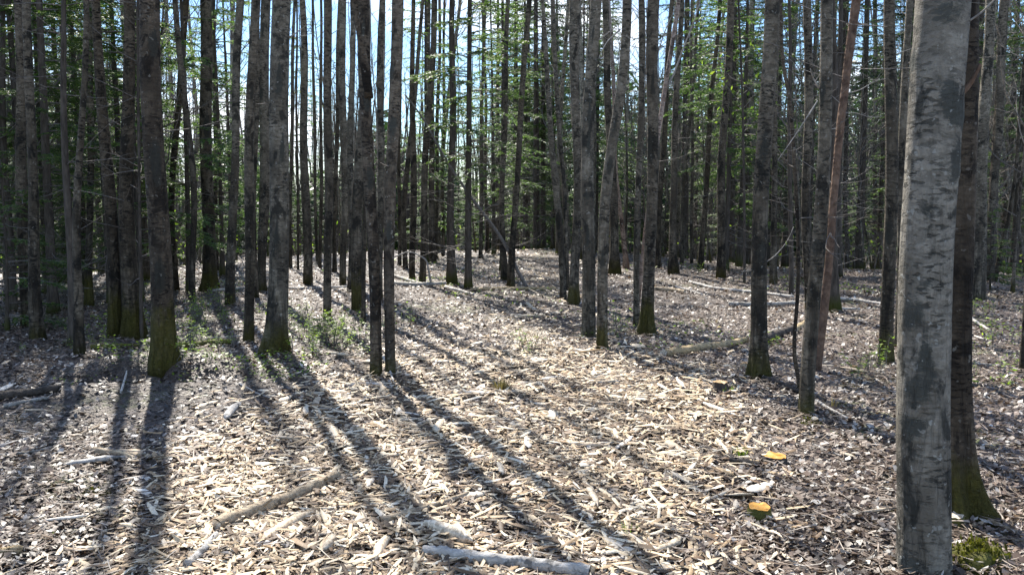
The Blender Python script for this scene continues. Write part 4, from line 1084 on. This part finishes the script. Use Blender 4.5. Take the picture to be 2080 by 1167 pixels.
L('branch', 'upright leaning grey stick over the scraped hollow', 'branch', [(247, 810), (252, 790), (258, 765)], 5, MT['log_white'], None, 3.5, 8, .7, 43)
L('branch', 'split grey root standing at the foot of the right twin trunk', 'branch', [(779, 734), (788, 752), (800, 786)], 6, MT['log_white'], None, 2.2, 8, .6, 44)
random.seed(99)
STK = [(560, 1010, 70, 8), (640, 1140, 90, 10), (300, 1060, 60, 5), (240, 1010, 90, 5), (1230, 1010, 80, 10), (1290, 1060, 70, 7), (1100, 880, 60, 7), (1150, 790, 60, 5), (1020, 905, 50, 7),
       (1370, 830, 60, 5), (470, 1000, 60, 5), (420, 930, 50, 5), (1500, 1100, 80, 4), (1620, 1040, 70, 5), (1680, 920, 60, 5), (760, 850, 50, 5), (980, 1040, 60, 7), (90, 1060, 80, 4), (180, 880, 70, 5), (1250, 770, 70, 6), (860, 930, 40, 8), (1750, 960, 60, 4), (520, 800, 70, 4), (640, 870, 60, 6)]
MN = ['log_tan', 'log_white', 'log_grey']
WH = ['tan', 'whitish', 'grey']
for i, (px, py, ln, w) in enumerate(STK):
    a = random.uniform(-.9, .9); m = i % 3
    vert = 'foreground' if py > 980 else 'middle ground'
    side = 'left' if px < 600 else 'right' if px > 1200 else 'centre'
    L('branch', f'{WH[m]} stick lying loose in the {side} {vert}', 'branch', [(px - ln / 2, py - a * ln * .3), (px, py + 2), (px + ln / 2, py + a * ln * .3)], w, MT[MN[m]], None, 1.0, 7, .6, 60 + i, group=f'{WH[m]} sticks, {side} {vert}')

# large splinters that can be told apart
def slab(label, p0, p1, w, seed, mat=None, thick=.35, name='wood_slab', lift=.03):
    A, B = at(*p0), at(*p1); c = (A + B) / 2; Ln = np.linalg.norm(B - A) / 2; k = c[1] / F_PX
    me = splinter_mesh(seed, Ln, w * k / 2, w * k * thick, mat or MT['split'], .6, name)
    o = obj(name, me, None, (c[0], c[1], c[2] + lift + w * k * thick * .5))
    o.rotation_euler = (random.uniform(-.3, .3), -math.atan2(B[2] - A[2], 2 * Ln) + random.uniform(-.05, .05), math.atan2(B[1] - A[1], B[0] - A[0]))
    tag(o, label, 'wood slab'); return o
slab('long white split slab just right of the tan log', (532, 1120), (644, 1056), 26, 201)
slab('pale slab with a dark side right of the centre foreground shadow', (862, 1080), (962, 1128), 30, 202, thick=.6)
slab('grey white tapered slab at left below the short brown log', (130, 958), (256, 944), 20, 203, MT['log_white'])
slab('white wedge left of the chip carpet', (457, 864), (490, 830), 17, 204, MT['log_white'])
slab('upright oval pale chip in the centre left foreground', (672, 880), (690, 908), 20, 205)
slab('broad leaf shaped chip right of the second twin shadow', (884, 893), (902, 860), 18, 206)
slab('long pale splinter pointing down right of the centre shadow', (1175, 975), (1215, 1050), 18, 207)
slab('pale chip strip in the middle of the right chips', (1130, 912), (1235, 922), 13, 208)
slab('curved bright splinter left of the cut brown stump', (1420, 828), (1500, 858), 12, 209)
slab('curved cream slab lying on the trail beyond the bright patch', (1068, 620), (1092, 636), 9, 210)
slab('pair of broken cream boards on the trail, left of the slab', (1035, 645), (1092, 648), 7, 211)
slab('bright white slab below the bottom of the tan log', (655, 1145), (680, 1100), 26, 212)
slab('thick cream splinter at the bottom right of the tan log', (757, 1166), (790, 1110), 24, 213)
slab('pale board on the leaves left of the twin trunks', (666, 724), (712, 732), 10, 214)
slab('grey board on edge near the centre shadow', (1010, 950), (1022, 980), 15, 215, MT['log_grey'])
slab('bright splinter at the upper right of the chip carpet', (1372, 778), (1392, 800), 12, 216)
slab('cream slab in the bottom right of the chips', (1330, 1150), (1385, 1110), 22, 217)
slab('narrow cream slab in the lower right chips', (1280, 1110), (1350, 1145), 16, 218)
slab('pale chip lying at the foot of the huge foreground trunk', (1745, 1058), (1805, 1050), 10, 219)
slab('white strip at the bottom centre beside the grey log', (930, 1108), (985, 1092), 16, 220)
slab('small white plank below the slab with the dark side', (745, 1010), (760, 985), 14, 221)
slab('ochre flat chip by the trail stump', (1160, 728), (1230, 715), 8, 222, MT['brown_cut'])

def stump(label, px, py, w, h, top, side, seed, tilt=.0, rag=.003):
    r = np.random.default_rng(seed); B = at(px, py); k = B[1] / F_PX; R0 = w * k / 2; Hh = h * k; n = 20
    root = thing('tree_stump', label, 'stump', tuple(B)); mb = MB()
    zs = np.array([-.08, 0, Hh * .35, Hh * .8, Hh]); rr_ = R0 * np.array([1.6, 1.4, 1.14, 1.02, .97])
    ang = np.linspace(0, 2 * np.pi, n, endpoint=False); wob = 1 + .035 * np.cos(3 * ang + seed) + .015 * r.standard_normal(n)
    V = []; 
    for z, rad in zip(zs, rr_):
        tl = tilt * (z / max(Hh, .01))
        for a, wv in zip(ang, wob): V.append([math.cos(a) * rad * wv, math.sin(a) * rad * wv, z + math.sin(a) * rad * tl * 1.0])
    V = np.array(V); Q = [[i * n + j, i * n + (j + 1) % n, (i + 1) * n + (j + 1) % n, (i + 1) * n + j] for i in range(4) for j in range(n)]
    o = obj('bark', mesh_np('stump_bark', V, np.array(Q), side, True), root)
    o['moss'] = Hh; o['tone'] = .3
    V[-n:, 2] += r.normal(0, rag, n)
    o.data.vertices.foreach_set('co', V.astype(np.float32).ravel())
    ring = V[-n:]; c = ring.mean(0) + [0, 0, .004]; mid = c + (ring - c) * .55 + r.normal(0, .003 + rag * .5, (n, 3))
    VT = np.concatenate([[c], mid, ring * [.97, .97, 1] + [0, 0, .002]])
    T = [[0, 1 + j, 1 + (j + 1) % n] for j in range(n)]; QQ = [[1 + j, 1 + n + j, 1 + n + (j + 1) % n, 1 + (j + 1) % n] for j in range(n)]
    obj('cut_face', mesh_np('cut_face', VT, [np.array(T), np.array(QQ)], top), root)
    return root
stump('cut stump with a bright orange top and mossy side in the right foreground', 1541, 1060, 47, 30, MT['orange_cut'], MT['log_moss'], 1, .10)
stump('low ragged orange stump behind the bright orange topped one', 1573, 946, 48, 17, MT['orange_cut'], MT['log_dark'], 2, .03, .004)
stump('brown cut stump at the right edge of the chips', 1463, 795, 30, 20, MT['brown_cut'], MT['log_dark'], 3, .0)
stump('small pale stump left of the large smooth grey trunk', 1512, 752, 16, 14, MT['brown_cut'], MT['log_tan'], 4)
stump('small dark stump in the litter near the straight grey trunk at right', 1734, 757, 14, 14, MT['brown_cut'], MT['log_moss'], 5)
stump('pale topped stump tucked between the huge trunk and its dark neighbour', 1936, 1075, 40, 26, MT['split'], MT['log_moss'], 6, .2)
stump('tiny brown stump beyond the rotten log row', 1461, 672, 10, 8, MT['brown_cut'], MT['log_tan'], 7)
stump('low dark stump right of the bright seedlings at left', 235, 655, 14, 12, MT['log_dark'], MT['log_dark'], 8)

# mossy clods
def clod(label, px, py, w, h, seed):
    r = np.random.default_rng(seed); B = at(px, py); k = B[1] / F_PX; Rr = w * k / 2; Hh = h * k
    root = thing('soil_clump' if 'soil' in label else 'moss_clump', label, 'soil' if 'soil' in label else 'moss', tuple(B))
    nu, nv = 20, 8; V = []; Q = []
    for i in range(nv + 1):
        ph = i / nv * math.pi / 2
        for j in range(nu):
            th = j / nu * 2 * math.pi; m = 1 + .2 * math.sin(3 * th + seed) + r.normal(0, .07)
            V.append([Rr * math.cos(ph) * math.cos(th) * m, Rr * .8 * math.cos(ph) * math.sin(th) * m, -.02 + Hh * math.sin(ph) * r.uniform(.85, 1.1)])
    for i in range(nv):
        for j in range(nu): a = i * nu + j; b_ = i * nu + (j + 1) % nu; Q.append([a, b_, b_ + nu, a + nu])
    soil = 'soil' in label; V = np.array(V); obj('clump_base', mesh_np('clump_base', V, np.array(Q), MT['log_dark' if soil else 'log_moss'], True), root)
    if soil: return
    Vs = []
    for _ in range(int(500 * w / 100)):
        b0 = V[int(r.integers(len(V)))] + r.normal(0, Rr * .05, 3); d = r.normal(0, .010, 3) + [0, 0, .014]; e = r.normal(0, .004, 3); Vs.append(np.stack([b0, b0 + d * .5 + e, b0 + d, b0 + d * .5 - e]))
    obj('moss_tuft', leaf_mesh('moss_tuft', Vs, MT['moss']), root, kind='stuff')
clod('mossy root clump at the bottom right corner by the foreground pair', 1985, 1150, 130, 50, 1)
clod('small olive moss clump on the leaves in the left foreground', 190, 1008, 60, 8, 2)
clod('dark crumbling soil clump over the scraped hollow at left', 300, 772, 70, 10, 4)
clod('dark soil clump at the left end of the scraped hollow', 215, 778, 60, 12, 5)
clod('small moss clump under the near mossy footed trunk', 1640, 858, 50, 9, 3)

# grass tufts and leafy seedlings, one object each
def tuft(label, px, py, w, h, mat, seed, n=60, group=None):
    r = np.random.default_rng(seed); B = at(px, py); k = B[1] / F_PX; Vs = []
    for _ in range(n):
        a = r.uniform(0, 6.28); rad = r.uniform(0, w * k * .3); p = np.array([math.cos(a) * rad, math.sin(a) * rad, 0]); lean = np.array([math.cos(a), math.sin(a), 0]) * r.uniform(.1, .8) * h * k + np.array([0, 0, h * k * r.uniform(.5, 1.1)])
        sd = np.array([-math.sin(a), math.cos(a), 0]) * .0035; Vs.append(np.stack([p - sd, p + sd, p + lean * .6 + sd, p + lean]))
    o = obj('grass_tuft', leaf_mesh('grass_tuft', Vs, mat), None, tuple(B)); tag(o, label, 'grass tuft', group)
tuft('dry brown grass tuft in the middle of the trail', 1020, 798, 42, 34, MT['grass'], 1, 110)
tuft('bright green grass tuft in the bottom centre', 1278, 1100, 26, 34, MT['young'], 2, 26)
tuft('small green grass tuft behind the low orange stump', 1505, 932, 40, 22, MT['young'], 3, 40)
tuft('tiny green sprout in the bottom left of the chips', 560, 1075, 14, 18, MT['young'], 4, 10)
tuft('pale dry grass blades right of the near mossy foot', 1690, 832, 14, 34, MT['grass'], 5, 10)
tuft('green blades beside the bottom edge near the grey log', 1100, 1112, 18, 18, MT['young'], 6, 12)
tuft('small green tuft right of the cut brown stump', 1478, 800, 30, 20, MT['young'], 7, 24)
tuft('thin green blades in the left foreground litter', 110, 1095, 24, 14, MT['young'], 8, 12)

seed_mesh = []
for s in range(6):
    r = np.random.default_rng(300 + s); mb = MB(); Vs = []; H = .26
    for st in range(3):
        a = r.uniform(0, 6.28); tipp = np.array([math.cos(a) * r.uniform(0, .12), math.sin(a) * r.uniform(0, .12), H * r.uniform(.5, 1.0)])
        P = np.array([[0, 0, -.02], tipp * .5 + r.normal(0, .012, 3), tipp]); tube(mb, P, [.003, .0025, .0015], 4, cap=False)
        for _ in range(9):
            c = P[1] + (P[2] - P[1]) * r.uniform(-.3, 1.1) + r.normal(0, .028, 3); d = r.normal(0, 1, 3); d[2] *= .3; d /= np.linalg.norm(d); e = np.cross(d, [0, 0, 1]) + r.normal(0, .25, 3)
            l = r.uniform(.012, .022); Vs.append(np.stack([c - d * l, c + e * l * .6, c + d * l, c - e * l * .6]))
    seed_mesh.append((mb.mesh('seedling_stem', MT['twig']), leaf_mesh('seedling_leaf', Vs, MT['young'])))
SEEDS = []
rs = np.random.default_rng(31)
def seeds(cx, cy, sx, sy, n, where):
    for _ in range(n):
        a, b = rs.normal(0, 1), rs.normal(0, 1)
        part = ('' if n < 10 else ('left' if a < -.6 else 'right' if a > .6 else 'middle') + (', far side,' if b < -.3 else ', near side,' if b > .5 else ', halfway,'))
        SEEDS.append((cx + a * sx, cy + b * sy, where, part))
seeds(430, 650, 32, 24, 30, 'before the stout grey trunk at left'); seeds(650, 690, 50, 18, 55, 'in the patch left of the twin brown trunks'); seeds(400, 715, 50, 14, 26, 'along the mossy log')
seeds(150, 715, 60, 16, 8, 'in the shade among the left trunks'); seeds(600, 650, 25, 18, 8, 'right of the thick furrowed trunk'); seeds(820, 660, 14, 20, 6, 'right of the twin brown trunks')
seeds(1760, 740, 30, 25, 8, 'by the straight grey trunk at right'); seeds(2000, 740, 35, 40, 8, 'on the sunlit ground at far right'); seeds(1270, 668, 12, 8, 3, 'between the centre trio and the pair to its right'); seeds(1075, 720, 8, 12, 3, 'on the trail'); seeds(1430, 553, 20, 8, 5, 'far back at right'); seeds(1985, 640, 18, 6, 6, 'right of the huge foreground trunk')
for i, (px, py, wh, part) in enumerate(SEEDS):
    py = max(py, 535); B = at(px, py); st, lf = seed_mesh[i % 6]
    root = thing('seedling', f'small green leafy seedling{", " + part if part else ""} {wh}', 'seedling', tuple(B), f'seedlings {wh}', rs.uniform(0, 6.28)); s = rs.uniform(.55, 1.25); root.scale = (s, s, s)
    obj('stem', st, root); obj('leaf', lf, root, kind='stuff')
# thin ground cover of tiny leaves and moss between the trees at left
def cover():
    r = np.random.default_rng(41); n = 60000; x, y = wedge_points(n, 5, 26, .7, r)
    g1 = fnoise(x, y, 1.1, 2) + .6 * fnoise(x, y, 3.7, 4); k = (g1 > .4) & (y > 7.2) & (chip_density(x, y) < .3) & (r.uniform(0, 1, n) < np.where((x < -.8) | (x > .27 * y), .8, .28)); x, y = x[k], y[k]; n = len(x)
    U, W, N = rot_frames(n, r, .3); s = r.uniform(.009, .022, n)[:, None] * np.interp(y, [5, 26], [1, 2.0])[:, None]; c = np.stack([x, y, ground_z(x, y) + r.uniform(.03, .08, n)], -1)
    V = np.stack([c - U * s, c + W * s * .6, c + U * s, c - W * s * .6], 1).reshape(-1, 3)
    obj('ground_cover', mesh_np('ground_cover', V, np.arange(n * 4).reshape(n, 4), MT['young']), None, kind='stuff', label='tiny green leaves sprinkled over the litter between trees', category='ground cover')
cover()

# pale sawdust heap shining on the trail, and fresh yellow scraps on the twin trunk's foot
def sawdust():
    r = np.random.default_rng(61); n = 2600; B = at(1072, 690); th = r.uniform(0, 6.28, n); q = np.abs(r.normal(0, .5, n))
    x = B[0] + q * .26 * np.cos(th); y = B[1] + q * .75 * np.sin(th); U, W, N = rot_frames(n, r, .4); s_ = r.uniform(.008, .03, n)[:, None]
    c = np.stack([x, y, ground_z(x, y) + .03 + .05 * np.exp(-q * 2)], -1)
    V = np.stack([c - U * s_, c + W * s_ * .4, c + U * s_, c - W * s_ * .4], 1).reshape(-1, 3)
    o = obj('sawdust', mesh_np('sawdust', V, np.arange(n * 4).reshape(n, 4), MT['sawdust']), None, kind='stuff', label='bright pale sawdust patch in the middle of the trail', category='sawdust')
MT['sawdust'] = wood('sawdust_wood', [(0, (.62, .50, .34)), (1, (.80, .72, .58))])
sawdust()
